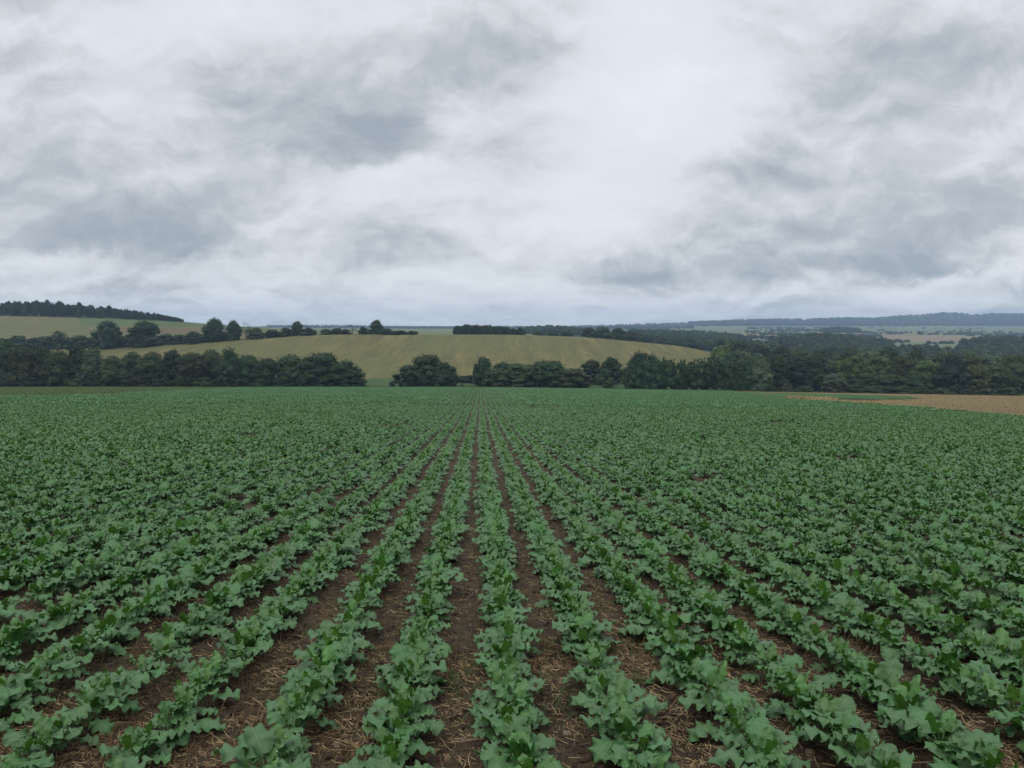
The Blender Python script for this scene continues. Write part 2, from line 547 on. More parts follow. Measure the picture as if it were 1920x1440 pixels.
def field_material(name, c1, c2, c3, rs=(0.22, 0.006), ang=2.0, big_=0.012, amt=0.6, rough=0.9):
    """a far field: two tones drawn out along the working direction, a third in broad patches"""
    m, k, b, o = material(name)
    p = k.node('ShaderNodeNewGeometry').outputs['Position']
    mp = k.node('ShaderNodeMapping')
    k.put(mp.inputs[0], p)
    mp.inputs['Rotation'].default_value = (0, 0, math.radians(ang))
    mp.inputs['Scale'].default_value = (rs[0], rs[1], 0.0)
    n = k.noise(mp.outputs[0], 1.0, 4.0, 0.7)
    mp2 = k.node('ShaderNodeMapping')
    k.put(mp2.inputs[0], p)
    mp2.inputs['Rotation'].default_value = (0, 0, math.radians(ang + 3))
    mp2.inputs['Scale'].default_value = (rs[0] * 0.25, rs[1] * 0.8, 0.0)
    n2 = k.noise(mp2.outputs[0], 1.0, 4.0, 0.6)
    g = k.noise(p, big_, 4.0, 0.6)
    f = k.noise(p, 0.5, 4.0, 0.75)
    c = k.mix(k.maprange(n, 0.38, 0.62), c1, c2)
    c = k.mix(k.maprange(n2, 0.40, 0.62, 0, 0.6), c, c1)
    mp3 = k.node('ShaderNodeMapping')
    k.put(mp3.inputs[0], p)
    mp3.inputs['Rotation'].default_value = (0, 0, math.radians(ang - 1))
    mp3.inputs['Scale'].default_value = (rs[0] * 3.2, rs[1] * 3.0, 0.0)
    n4 = k.noise(mp3.outputs[0], 1.0, 4.0, 0.75)
    c = k.mix(k.maprange(n4, 0.46, 0.60, 0.0, 0.45), c, tuple(q * 0.72 for q in c3))
    c = k.mix(k.maprange(n4, 0.30, 0.42, 0.40, 0.0), c, tuple(q * 1.12 for q in c2))
    c = k.mix(k.maprange(g, 0.42, 0.62, 0, amt, smooth=True), c, c3)
    c = k.mix(k.maprange(f, 0.35, 0.7, 0, 0.30), c, c1)
    k.put(b.inputs['Base Color'], c)
    b.inputs['Roughness'].default_value = rough
    b.inputs['Specular IOR Level'].default_value = 0.1
    bump(k, b, f, 0.6, 0.5)
    return m


def crown_material(name, dark, light, hue=0.02):
    m, k, b, o = material(name)
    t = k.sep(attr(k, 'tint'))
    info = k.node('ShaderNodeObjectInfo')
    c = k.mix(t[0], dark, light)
    hs = k.node('ShaderNodeHueSaturation')
    k.put(hs.inputs['Hue'], k.maprange(info.outputs['Random'], 0, 1, 0.5 - hue, 0.5 + hue))
    k.put(hs.inputs['Value'], k.maprange(info.outputs['Random'], 0, 1, 0.68, 1.30))
    k.put(hs.inputs['Color'], c)
    k.put(b.inputs['Base Color'], hs.outputs[0])
    b.inputs['Roughness'].default_value = 0.75
    b.inputs['Specular IOR Level'].default_value = 0.12
    return m


M_LEAF = leaf_material()
M_SOIL = soil_material()
M_CLOD = simple_material('soil_clod', (0.030, 0.019, 0.014), (0.090, 0.058, 0.040), 25.0, 0.9, 0.2, 0.004, 120.0)
M_STONE = simple_material('field_stone', (0.11, 0.080, 0.058), (0.22, 0.165, 0.12), 30.0, 0.85, 0.25, 0.003, 90.0)
M_STRAW = simple_material('straw', (0.12, 0.080, 0.040), (0.44, 0.315, 0.170), 14.0, 0.7, 0.25)
M_STUB = simple_material('standing_stubble', (0.14, 0.085, 0.04), (0.27, 0.17, 0.08), 3.0, 0.75, 0.2)
M_STRIP = simple_material('strip_stubble', (0.15, 0.110, 0.046), (0.27, 0.190, 0.080), 0.3, 0.8, 0.15)
M_WEED = simple_material('weed_blade', (0.035, 0.075, 0.022), (0.085, 0.135, 0.040), 5.0, 0.6, 0.25)
M_DEW, _k, _b, _o = material('dew_drop')
_b.inputs['Base Color'].default_value = (0.80, 0.86, 0.90, 1)  # whitish base: the bright sky glint of clear drops put into the colour
_b.inputs['Roughness'].default_value = 0.08
_b.inputs['Specular IOR Level'].default_value = 0.9
M_BARK = simple_material('bark', (0.045, 0.038, 0.030), (0.10, 0.085, 0.068), 2.0, 0.9, 0.1)
M_C_DARK = crown_material('foliage_dark', (0.019, 0.034, 0.016), (0.054, 0.084, 0.032))
M_C_MID = crown_material('foliage_mid', (0.027, 0.044, 0.019), (0.084, 0.108, 0.044))
M_C_PALE = crown_material('foliage_pale', (0.045, 0.070, 0.040), (0.120, 0.148, 0.082))
M_C_YEL = crown_material('foliage_yellowish', (0.034, 0.055, 0.018), (0.110, 0.140, 0.042))
M_C_CONI = crown_material('foliage_conifer', (0.012, 0.026, 0.018), (0.040, 0.066, 0.036))
M_C_POP = crown_material('foliage_young_grove', (0.024, 0.052, 0.024), (0.070, 0.125, 0.052))
M_C_GREY = crown_material('foliage_greyish', (0.06, 0.06, 0.045), (0.12, 0.115, 0.085))
M_MEADOW = field_material('meadow_grass', (0.040, 0.078, 0.026), (0.068, 0.112, 0.038), (0.050, 0.090, 0.030), (0.1, 0.02), 80)
M_GOLD = field_material('golden_hill', (0.098, 0.096, 0.036), (0.200, 0.168, 0.066), (0.105, 0.122, 0.042), (0.16, 0.012), 2.0, 0.012, 0.6)
M_UPPER = field_material('upper_field', (0.115, 0.112, 0.048), (0.175, 0.145, 0.075), (0.100, 0.115, 0.042), (0.05, 0.012), 60, 0.008, 0.5)
M_UPGREEN = field_material('upper_green', (0.07, 0.105, 0.040), (0.10, 0.140, 0.052), (0.085, 0.11, 0.045), (0.03, 0.01), 70)
M_UPBROWN = field_material('upper_brown', (0.120, 0.092, 0.052), (0.150, 0.112, 0.066), (0.11, 0.095, 0.05), (0.03, 0.01), 70)
M_FLOOR = field_material('forest_floor', (0.022, 0.034, 0.016), (0.035, 0.05, 0.022), (0.03, 0.04, 0.02), (0.05, 0.05), 0)
M_PINK = field_material('ripe_field', (0.190, 0.145, 0.085), (0.250, 0.190, 0.115), (0.17, 0.145, 0.08), (0.02, 0.008), 60, 0.004, 0.4)
M_PALEG = field_material('pale_pasture', (0.10, 0.130, 0.055), (0.155, 0.180, 0.080), (0.13, 0.14, 0.07), (0.015, 0.015), 20, 0.004, 0.5)

# ------------------------------------------------------------------ the crop field: ground sheet
STUB = [(1395, 743.5), (1480, 750), (1600, 757.5), (1700, 765.5), (1800, 773.5), (1920, 783.5), (2100, 798), (2400, 825), (2900, 865), (2900, 700), (1370, 700), (1370, 736.2)]
GREENSTRIP = [(1300, 735.2), (1480, 738.3), (1600, 741), (1690, 744.8), (1715, 748.3), (1640, 750.3), (1560, 749.3), (1480, 747.2), (1405, 743.5), (1350, 741)]
WEEDY = [(-900, 722), (-900, 744), (0, 744), (120, 742.5), (230, 739), (330, 733), (450, 727.5), (470, 720)]
RC, RS = math.cos(math.atan(0.040)), math.sin(math.atan(0.040))   # direction of the drill rows


def uv_to_xy(u, v):
    return u * RC - v * RS, u * RS + v * RC


def masks(X, Y):
    px, py = near_px(X, np.maximum(Y, 2.0))
    wob = fbm(X / 5.0, Y / 9.0, 3, 77)
    py2 = py + wob * np.clip((py - 722) * 0.10, 0.5, 6.0)
    far = Y > 25
    st = in_poly(px, py2, STUB) & far & ~in_poly(px, py2, GREENSTRIP)
    we = in_poly(px, py2, WEEDY) & far
    return st, we, px, py2


NA, NR = 620, 290
aa = np.linspace(-2.4, 2.4, NA)
aa = np.sign(aa) * (np.abs(aa) / 2.4) ** 1.35 * 2.4
rr = np.exp(np.linspace(math.log(1.2), math.log(YF + 5.0), NR))
A, R = np.meshgrid(aa, rr, indexing='ij')
Yg = R - 5.0
Xg = A * (R + 1.5)
Zg = z_field(Xg, Yg)
near_k = np.clip(1.0 - (Yg - 8) / 14.0, 0.0, 1.0)
uu = Xg * RC + Yg * RS
ridge = np.cos((uu - 0.125) * 2 * math.pi / 0.485) * 0.010
clod_n = np.abs(fbm(Xg * 4.5, Yg * 4.5, 4, 3, 0.6)) * 0.075 + fbm(Xg * 1.1, Yg * 1.1, 3, 9) * 0.05
Zg = Zg + (ridge + clod_n) * near_k - 0.004
st, we, _, _ = masks(Xg.ravel(), Yg.ravel())
tint = np.zeros((NA * NR, 3))
tint[:, 0] = st
tint[:, 1] = we
_px, _py = near_px(Xg.ravel(), np.maximum(Yg.ravel(), 2))
tint[:, 2] = st * np.clip(1.0 - (_py - (734 + (np.maximum(_px, 1300) - 1340) * 0.012)) / 7.0, 0, 1)
idx = np.arange(NA * NR).reshape(NA, NR)
quads = np.stack([idx[:-1, :-1], idx[1:, :-1], idx[1:, 1:], idx[:-1, 1:]], -1).reshape(-1, 4)
me = mesh_np('field_ground', np.stack([Xg, Yg, Zg], -1).reshape(-1, 3), quads, M_SOIL, True, tint=tint)
ground = tag(link('field_ground', me), kind='structure')

# the same slope behind and beside the viewpoint, coarser
bx = np.linspace(-400, 400, 41)
by = np.array([-3.79, -12, -40, -120, -320.0])
BX, BY = np.meshgrid(bx, by, indexing='ij')
bi = np.arange(BX.size).reshape(BX.shape)
bq = np.stack([bi[:-1, 1:], bi[1:, 1:], bi[1:, :-1], bi[:-1, :-1]], -1).reshape(-1, 4)
me = mesh_np('field_behind', np.stack([BX, BY, z_field(BX, BY) - 0.01], -1).reshape(-1, 3), bq, M_MEADOW, True)
tag(link('field_upslope', me), kind='structure')

# ------------------------------------------------------------------ far ground, split into the fields one can see
fx = np.arange(-860, 2781, 7.0)
fd = np.exp(np.linspace(math.log(YF - 0.0), math.log(6950), 250))
FX, FD = np.meshgrid(fx, fd, indexing='ij')
gx, gy, gz = ground_far(FX, FD)
P = np.stack([gx, gy, gz], -1).reshape(-1, 3)
fi = np.arange(FX.size).reshape(FX.shape)
fq = np.stack([fi[:-1, :-1], fi[1:, :-1], fi[1:, 1:], fi[:-1, 1:]], -1).reshape(-1, 4)
cxp = (FX[:-1, :-1] + 3.5).ravel()
cd = np.sqrt(FD[:-1, :-1] * FD[1:, 1:]).ravel()
cd0 = cd.copy()
cd = cd * (1 + 0.012 * fbm(cxp / 60.0, cd / 40.0, 2, 8))
cls = np.full(len(cd), 6)                                                 # pale pasture by default
cls[cd < 405] = 0                                                         # meadow
gold = (cd >= 405) & (cd < 640) & (cxp < 1350)
cls[gold] = 1
up_ = (cd >= 640) & (cd < 905) & (cxp < 520)
cls[up_] = 2
cls[up_ & (cd > 820) & (cxp > 150)] = 3
cls[up_ & (cd > 735) & (cd < 800) & (cxp > 205)] = 4
cls[(cd >= 905) & (cd < 1250) & (cxp < 420)] = 5
wood = (cxp >= 1350) & (cd >= 405) & (cd < 1150)
cls[wood] = 5
cls[(cxp > 1010) & (cxp <= 1400) & (cd > 700) & (cd < 2300)] = 5
cls[(cxp > 1400) & (cxp < 1680) & (cd >= 1150) & (cd < 1650)] = 5
cls[(cxp > 1790) & (cd >= 1100) & (cd < 1700)] = 5
cls[(cxp > 1395) & (cxp < 1470) & (cd >= 1950) & (cd < 2300)] = 7
cls[(cxp > 1530) & (cxp < 1625) & (cd >= 2450) & (cd < 2700)] = 7
cls[(cxp > 1650) & (cxp < 1850) & (cd >= 1900) & (cd < 2500)] = 7
cls[(cd > 4700)] = 5
cls[(cxp < 1250) & (cd > 3000)] = 5
NAMES = ['valley_meadow_field', 'golden_hill_field', 'upper_hill_field', 'green_hilltop_field', 'brown_hilltop_field', 'forest_ground', 'pasture_hills_terrain', 'ripe_grain_field']
MATS = [M_MEADOW, M_GOLD, M_UPPER, M_UPGREEN, M_UPBROWN, M_FLOOR, M_PALEG, M_PINK]
for i, nm in enumerate(NAMES):
    q = fq[cls == i]
    us, inv = np.unique(q, return_inverse=True)
    me = mesh_np(nm, P[us], inv.reshape(q.shape), MATS[i], True)
    tag(link(nm, me), kind='structure')
# low skirt of land beyond and around
me = mesh_np('distant_plain', [(-6400, -450, -75), (6400, -450, -75), (6400, 7200, -75), (-6400, 7200, -75)], np.array([(0, 1, 2, 3)]), M_PALEG)
tag(link('distant_plain_terrain', me), kind='structure')

# ------------------------------------------------------------------ crop plants
def leaf_geom(seed, young=False, nt=14, nv=6, size=1.0, dew=False):
    r = np.random.default_rng(seed)
    L = (r.uniform(0.070, 0.105) if young else r.uniform(0.095, 0.155)) * size
    Wd = L * (r.uniform(0.30, 0.38) if young else r.uniform(0.40, 0.52))
    pet = (r.uniform(0.05, 0.09) if young else r.uniform(0.08, 0.135)) * size
    e0 = math.radians(r.uniform(60, 80) if young else r.uniform(36, 70))
    droop = math.radians(r.uniform(20, 80) if young else r.uniform(50, 150))
    ts = np.linspace(0, 1, nt)
    # midrib curve
    def curve(s):            # s in metres from the base
        tot = pet + L
        n = 24
        pts = [np.zeros(3)]
        for i in range(n):
            f = (i + 0.5) / n
            a = e0 - droop * max(0.0, f - 0.25) ** 1.15
            pts.append(pts[-1] + np.array([math.cos(a), 0, math.sin(a)]) * tot / n)
        pts = np.array(pts)
        q = np.asarray(s) / tot * n
        return np.stack([np.interp(q, np.arange(n + 1), pts[:, i]) for i in range(3)], -1)
    mid_ = curve(pet + ts * L)
    tan = np.gradient(mid_, axis=0)
    tan /= np.linalg.norm(tan, axis=1)[:, None]
    nor = np.stack([-tan[:, 2], 0 * tan[:, 0], tan[:, 0]], -1)
    prof = np.sin(np.pi * np.clip(ts * 0.97 + 0.015, 0, 1) ** (0.86)) ** 0.55 * (0.84 + 0.22 * ts)
    prof[0] = 0.10
    prof[-1] = 0.10
    sidew = []
    for sgn in (-1, 1):
        ph, fr = r.uniform(0, 6.28), r.uniform(3.2, 4.4)
        lob = 1 + 0.075 * np.sin(ts * fr * 6.283 + ph) + r.uniform(-0.055, 0.055, nt) + 0.10 * math.sin(ph) * (ts < 0.25)
        sidew.append(Wd * prof * lob)
    vs = np.linspace(-1, 1, nv + 1)
    fold = r.uniform(-0.25, 0.35)
    verts, uv = [], []
    ph1, ph2, fq_ = r.uniform(0, 6.28), r.uniform(0, 6.28), r.uniform(2.2, 3.6)
    tw = r.uniform(-0.35, 0.35)
    for i, t in enumerate(ts):
        for v in vs:
            ww = sidew[0][i] if v < 0 else sidew[1][i]
            ph = ph1 if v < 0 else ph2
            rip = math.sin(t * fq_ * 6.283 + ph) * 0.12 * L * abs(v) ** 1.8 + 0.05 * L * math.sin(t * 19 + v * 5 + ph) * abs(v)
            zz = fold * ww * abs(v) - 0.22 * ww * abs(v) ** 3 + rip + tw * v * ww * (t - 0.3)
            sweep = -0.12 * L * abs(v) * (1 - t) + 0.05 * L * abs(v) * math.sin(t * 23 + ph)
            verts.append(mid_[i] + np.array([0, 1, 0]) * v * ww + nor[i] * zz + tan[i] * sweep)
            uv.append(((v + 1) / 2, t))
    verts = np.array(verts)
    uv = np.array(uv)
    k = nv + 1
    g = np.arange(nt * k).reshape(nt, k)
    q = np.stack([g[:-1, :-1], g[1:, :-1], g[1:, 1:], g[:-1, 1:]], -1).reshape(-1, 4)[:, ::-1]
    # petiole
    pp = curve(np.linspace(0, pet * 1.02, 4))
    rad = np.array([0.0042, 0.0034, 0.0030, 0.0026]) * (0.7 if young else 1.0)
    pv = []
    for i in range(4):
        for j in range(3):
            a = j * 2.094
            pv.append(pp[i] + np.array([0, math.cos(a), 0]) * rad[i] + np.array([-0.6, 0, 0.8]) * math.sin(a) * rad[i])
    base = len(verts)
    pq = [[base + i * 3 + j, base + i * 3 + (j + 1) % 3, base + (i + 1) * 3 + (j + 1) % 3, base + (i + 1) * 3 + j] for i in range(3) for j in range(3)]
    verts = np.concatenate([verts, pv])
    uv = np.concatenate([uv, np.full((12, 2), 0.5)])
    faces4 = np.concatenate([q, pq])
    mi = np.zeros(len(faces4), int)
    tri = np.zeros((0, 3), int)
    tint = np.zeros((len(verts), 3))
    tint[:, 0] = r.uniform(0.65, 1.0) if young else r.choice([0.0, 0.05, 0.15, 0.45], p=[.4, .3, .2, .1])
    tint[:, 1] = r.uniform(0, 1)
    if seed == 103:
        tint[:, :] = (1.0, 1.0, 0.45)
    if dew:
        o = np.array([(1, 0, 0), (-1, 0, 0), (0, 1, 0), (0, -1, 0), (0, 0, 1), (0, 0, -1)], float)
        of = np.array([(0, 2, 4), (2, 1, 4), (1, 3, 4), (3, 0, 4), (2, 0, 5), (1, 2, 5), (3, 1, 5), (0, 3, 5)])
        nd = r.integers(2, 7) if r.random() < 0.62 else 0
        ev, ef = [], []
        c0 = r.integers(1, nt - 1)
        for _ in range(nd):
            i = int(np.clip(c0 + r.integers(-2, 3), 1, nt - 2))
            j = int(r.integers(0, k))
            rd = r.uniform(0.0010, 0.0022)
            ev.append(verts[i * k + j] + nor[i] * rd * 0.8 + r.normal(0, 0.003, 3) * [1, 1, 0.1] + o * rd)
            ef.append(of + len(verts) + 6 * (len(ev) - 1))
        if ev:
            verts = np.concatenate([verts] + ev)
            uv = np.concatenate([uv, np.zeros((6 * nd, 2))])
            tint = np.concatenate([tint, np.zeros((6 * nd, 3))])
            tri = np.concatenate(ef)
            mi = np.concatenate([mi, np.ones(len(tri), int)])
    return verts, faces4, tri, mi, tint, uv


NOLD, NYNG = 20, 10
GE_HI = [leaf_geom(100 + i, False, dew=True) for i in range(NOLD)] + [leaf_geom(300 + i, True, 9, 4, dew=(i % 4 == 0)) for i in range(NYNG)]
GE_LO = [leaf_geom(100 + i, False, 6, 4) for i in range(NOLD)] + [leaf_geom(300 + i, True, 5, 2) for i in range(NYNG)]
LEAF = []
for i, (v, f4, f3, mi, tn, uv) in enumerate(GE_HI):
    LEAF.append(mesh_np('leaf', v, [f4, f3], [M_LEAF, M_DEW], True, mi, tn, uv))


def plant_layout(r, size=1.0):
    """list of (leaf index, azimuth, tilt, scale, height)"""
    out_ = []
    n_old = int(r.integers(9, 13))
    n_y = int(r.integers(3, 6))
    a0 = r.uniform(0, 6.28)
    for i in range(n_old):
        out_.append((int(r.integers(NOLD)), a0 + i * 2.39996 + r.normal(0, 0.25), r.normal(0.0, 0.20) + 0.26 * (i / n_old - 0.55), size * r.uniform(0.72, 1.15) * (1.08 - 0.03 * i), 0.012 + 0.004 * i))
    for i in range(n_y):
        out_.append((NOLD + int(r.integers(NYNG)), a0 + (n_old + i) * 2.39996 + r.normal(0, 0.3), r.normal(0.05, 0.12), size * r.uniform(0.85, 1.15), 0.055 + 0.006 * i))
    return out_


def rot_zy(az, tilt):
    """lift the leaf by tilt about local y, then turn to az"""
    ct, st_ = math.cos(tilt), math.sin(tilt)
    ry = np.array([(ct, 0, -st_), (0, 1, 0), (st_, 0, ct)])
    ca, sa = math.cos(az), math.sin(az)
    rz = np.array([(ca, -sa, 0), (sa, ca, 0), (0, 0, 1)])
    return rz @ ry


def merged_plant(seed, geo, size=1.0, drop_dew=True):
    r = np.random.default_rng(seed)
    V_, F4, F3, MI4, MI3, T_, UV_ = [], [], [], [], [], [], []
    n = 0
    for (li, az, tl, s, h) in plant_layout(r, size):
        v, f4, f3, mi, tn, uv = geo[li]
        V_.append((v * s) @ rot_zy(az, tl).T + [0, 0, h])
        F4.append(f4 + n)
        if len(f3):
            F3.append(f3 + n)
        MI4 += [0] * len(f4)
        MI3 += [1] * len(f3)
        T_.append(tn)
        UV_.append(uv)
        n += len(v)
    return np.concatenate(V_), np.concatenate(F4), (np.concatenate(F3) if F3 else np.zeros((0, 3), int)), MI4 + MI3, np.concatenate(T_), np.concatenate(UV_)


# every plant position on the drill rows out to 62 m
ROWS = {0: 0.15, 1: 0.65, 2: 1.18, 3: 1.60, 4: 2.06, -1: -0.37, -2: -0.87, -3: -1.43, -4: -1.89}


def row_u(k):
    if k in ROWS:
        return ROWS[k]
    if k > 0:
        return 2.06 + (k - 4) * 0.485
    return -1.89 + (k + 4) * 0.485


BARE = [(1000, 766, 7, 3), (740, 801, 36, 3), (1480, 795, 60, 3), (1590, 863, 30, 6), (1330, 905, 40, 8), (1060, 752, 5, 2), (880, 758, 4, 2),
        (460, 955, 40, 7), (1330, 830, 20, 3), (600, 845, 20, 3), (470, 822, 36, 4), (1440, 890, 20, 5)]
rp = np.random.default_rng(21)
pts = []
for k in range(-110, 125):
    uk = row_u(k)
    step = 0.155
    vv = np.arange(1.6, 74.0, step) + rp.uniform(-0.05, 0.05, len(np.arange(1.6, 74.0, step)))
    uj = uk + (0.125 + 0.485 * k - uk) * np.clip((vv - 5) / 7, 0, 1) + rp.normal(0, 0.017, len(vv)) + 0.025 * fbm(np.full(len(vv), k * 7.7), vv / 5.0, 2, 4)
    X, Y = uv_to_xy(uj, vv)
    keep = (np.abs(X) < 0.72 * Y + 1.6) & (Y > 1.5)
    thin_ = fbm(X * 0.9, Y * 0.9, 2, 12) + 0.5
    keep &= rp.uniform(0, 1, len(vv)) > np.clip((0.27 - thin_) * 3.5 * np.clip((Y - 3) / 6, 0.25, 1), 0.02, 0.7)
    pts.append(np.stack([X[keep], Y[keep], np.full(keep.sum(), k), vv[keep]], -1))
pts = np.concatenate(pts)
st, we, ppx, ppy = masks(pts[:, 0], pts[:, 1])
bare = np.zeros(len(pts), bool)
for (bx_, by_, rx, ry) in BARE:
    bare |= ((ppx - bx_) / rx) ** 2 + ((ppy - by_) / ry) ** 2 < 1.0
pts = pts[~st & ~bare]
ppx, ppy = near_px(pts[:, 0], pts[:, 1])
psz = 0.95 + 0.32 * fbm(pts[:, 0] * 0.5, pts[:, 1] * 0.5, 3, 31) + rp.normal(0, 0.085, len(pts))
psz = np.clip(psz, 0.62, 1.2) * (0.94 - 0.02 * np.clip((pts[:, 1] - 6) / 10, 0, 1))
in_view = (ppx > -25) & (ppx < 1945) & (ppy < 1490)
order = np.argsort(np.where(in_view, pts[:, 1], 1e9))
near_ids = order[:300]
is_near = np.zeros(len(pts), bool)
is_near[near_ids] = True

# a clear patch in front so that no plant stands under the lens
ORD = ['zeroth', 'first', 'second', 'third', 'fourth', 'fifth', 'sixth', 'seventh', 'eighth', 'ninth', 'tenth', 'eleventh', 'twelfth', 'thirteenth', 'fourteenth', 'fifteenth',
       'sixteenth', 'seventeenth', 'eighteenth', 'nineteenth', 'twentieth', 'twenty-first', 'twenty-second', 'twenty-third', 'twenty-fourth', 'twenty-fifth', 'twenty-sixth', 'twenty-seventh', 'twenty-eighth', 'twenty-ninth', 'thirtieth',
       'thirty-first', 'thirty-second', 'thirty-third', 'thirty-fourth', 'thirty-fifth']
groups = {}
for i in near_ids:
    groups.setdefault(int(pts[i, 2]), []).append(i)
TILT = Euler((-math.atan(SY), 0, 0))
TILTM = np.array(TILT.to_matrix())
STEM_ME = None
for k in sorted(groups, key=abs):
    ids = sorted(groups[k], key=lambda i: pts[i, 1])
    for rank, i in enumerate(ids, 1):
        X, Y = pts[i, 0], pts[i, 1]
        z = float(z_field(np.array([X]), np.array([Y]))[0])
        root = bpy.data.objects.new('crop_plant', None)
        root.empty_display_size = 0.1
        col.objects.link(root)
        root.location = (X, Y, z + 0.012)
        root.rotation_euler = (-math.atan(SY), 0, 0)
        if k == 0:
            where = 'of the middle row'
        else:
            where = 'of %s row %s of middle' % (ORD[abs(k)], 'right' if k > 0 else 'left')
        big_p = 'large' if psz[i] > 1.0 else ('small' if psz[i] < 0.80 else 'leafy')
        tag(root, '%s green crop plant, %s from the near end %s' % (big_p, ORD[rank], where), 'crop plant', 'broad-leaved crop plants in the drill rows')
        r = np.random.default_rng(9000 + int(i))
        for (li, az, tl, s, h) in plant_layout(r, float(psz[i])):
            lf = bpy.data.objects.new('leaf', LEAF[li])
            lf.parent = root
            lf.location = (0, 0, h)
            lf.rotation_euler = (0, -tl, az)
            lf.scale = (s, s, s)
            col.objects.link(lf)


def instancer(name, points, rots, scales, idxs, protos, label=None, kind='stuff'):
    pc = bpy.data.collections.new(name + '_kinds')
    for j, me_ in enumerate(protos):
        o_ = bpy.data.objects.new('%s_kind_%03d' % (name, j), me_)
        pc.objects.link(o_)
    me_ = bpy.data.meshes.new(name)
    me_.vertices.add(len(points))
    me_.vertices.foreach_set('co', np.asarray(points, np.float32).ravel())
    a_ = me_.attributes.new('rot', 'FLOAT_VECTOR', 'POINT')
    a_.data.foreach_set('vector', np.asarray(rots, np.float32).ravel())
    scales = np.asarray(scales, np.float32)
    if scales.ndim == 1:
        scales = np.repeat(scales[:, None], 3, 1)
    a_ = me_.attributes.new('scl', 'FLOAT_VECTOR', 'POINT')
    a_.data.foreach_set('vector', scales.ravel())
    a_ = me_.attributes.new('idx', 'INT', 'POINT')
    a_.data.foreach_set('value', np.asarray(idxs, np.int32))
    ng = bpy.data.node_groups.new(name, 'GeometryNodeTree')
    ng.interface.new_socket('Geometry', in_out='INPUT', socket_type='NodeSocketGeometry')
    ng.interface.new_socket('Geometry', in_out='OUTPUT', socket_type='NodeSocketGeometry')
    g = NT(ng)
    gi, go = g.node('NodeGroupInput'), g.node('NodeGroupOutput')
    ci = g.node('GeometryNodeCollectionInfo')
    ci.inputs['Collection'].default_value = pc
    ci.inputs['Separate Children'].default_value = True
    ci.inputs['Reset Children'].default_value = True
    ip = g.node('GeometryNodeInstanceOnPoints')
    ip.inputs['Pick Instance'].default_value = True

    def named(nm, dt):
        n_ = g.node('GeometryNodeInputNamedAttribute', data_type=dt)
        n_.inputs['Name'].default_value = nm
        return n_.outputs['Attribute']
    er = g.node('FunctionNodeEulerToRotation')
    g.l.new(named('rot', 'FLOAT_VECTOR'), er.inputs[0])
    g.l.new(gi.outputs[0], ip.inputs['Points'])
    g.l.new(ci.outputs[0], ip.inputs['Instance'])
    g.l.new(named('idx', 'INT'), ip.inputs['Instance Index'])
    g.l.new(er.outputs[0], ip.inputs['Rotation'])
    g.l.new(named('scl', 'FLOAT_VECTOR'), ip.inputs['Scale'])
    g.l.new(ip.outputs[0], go.inputs[0])
    o_ = link(name, me_)
    md = o_.modifiers.new('scatter', 'NODES')
    md.node_group = ng
    return tag(o_, label, kind=kind)


# the rest of the crop: plants one by one to 62 m, then 4 m x 2 m pieces of eight drill rows
PL_HI = [mesh_np('crop_hi', *(lambda q: (q[0], [q[1], q[2]], [M_LEAF, M_DEW], True, q[3], q[4], q[5]))(merged_plant(500 + i, GE_HI))) for i in range(10)]
PL_LO = [mesh_np('crop_lo', *(lambda q: (q[0], [q[1]], [M_LEAF, M_DEW], True, [0] * len(q[1]), q[4], q[5]))(merged_plant(600 + i, GE_LO))) for i in range(12)]


def far_patch(seed, yellow=0.0):
    r = np.random.default_rng(seed)
    n = 0
    V_, Q_, T_ = [], [], []
    for k in range(8):
        u = (k - 3.5) * 0.485
        for v in np.arange(-1.0, 1.0, 0.2):
            if r.random() < 0.04:
                continue
            pu, pv = u + r.normal(0, 0.018), v + r.uniform(-0.05, 0.05)
            tg = r.uniform(0.55, 1.0)
            for _ in range(11):
                az = r.uniform(0, 6.28)
                d = r.uniform(0.01, 0.125)
                s = r.uniform(0.045, 0.075)
                c = np.array([pu + d * math.cos(az), pv + d * math.sin(az), 0.25 - d * 0.6 + r.normal(0, 0.02)])
                nrm = np.array([math.cos(az) * 0.4, math.sin(az) * 0.4, 1.0]) + r.normal(0, 0.28, 3)
                nrm /= np.linalg.norm(nrm)
                e1 = np.cross(nrm, r.normal(0, 1, 3))
                e1 /= np.linalg.norm(e1)
                e2 = np.cross(nrm, e1)
                V_.append(np.array([c - e1 * s - e2 * s * .8, c + e1 * s - e2 * s * .8, c + e1 * s * .9 + e2 * s, c - e1 * s * .9 + e2 * s]))
                Q_.append([n, n + 1, n + 2, n + 3])
                T_.append(np.tile([yellow + (0.8 if r.random() < 0.14 else 0.05) * (1 - yellow), min(1.0, tg + r.uniform(0, 0.5)), 0.38], (4, 1)))  # last channel pales the leaf: veins, pale backs and grazing sheen put into colour
                n += 4
    uv = np.full((n, 2), 0.30)
    return np.concatenate(V_), np.array(Q_), np.concatenate(T_), uv


PATCH = []
for i in range(8):
    v, q, t, uv = far_patch(700 + i)
    PATCH.append(mesh_np('crop_piece', v, q, M_LEAF, False, tint=t, uv=uv))
M_WEEDY = simple_material('weedy_crop_leaf', (0.075, 0.130, 0.040), (0.130, 0.180, 0.060), 0.4, 0.7, 0.2)
for i in range(3):
    v, q, t, uv = far_patch(750 + i, 0.8)
    PATCH.append(mesh_np('weedy_piece', v * [1, 1, 0.8], q, M_WEEDY, False, tint=t, uv=uv))

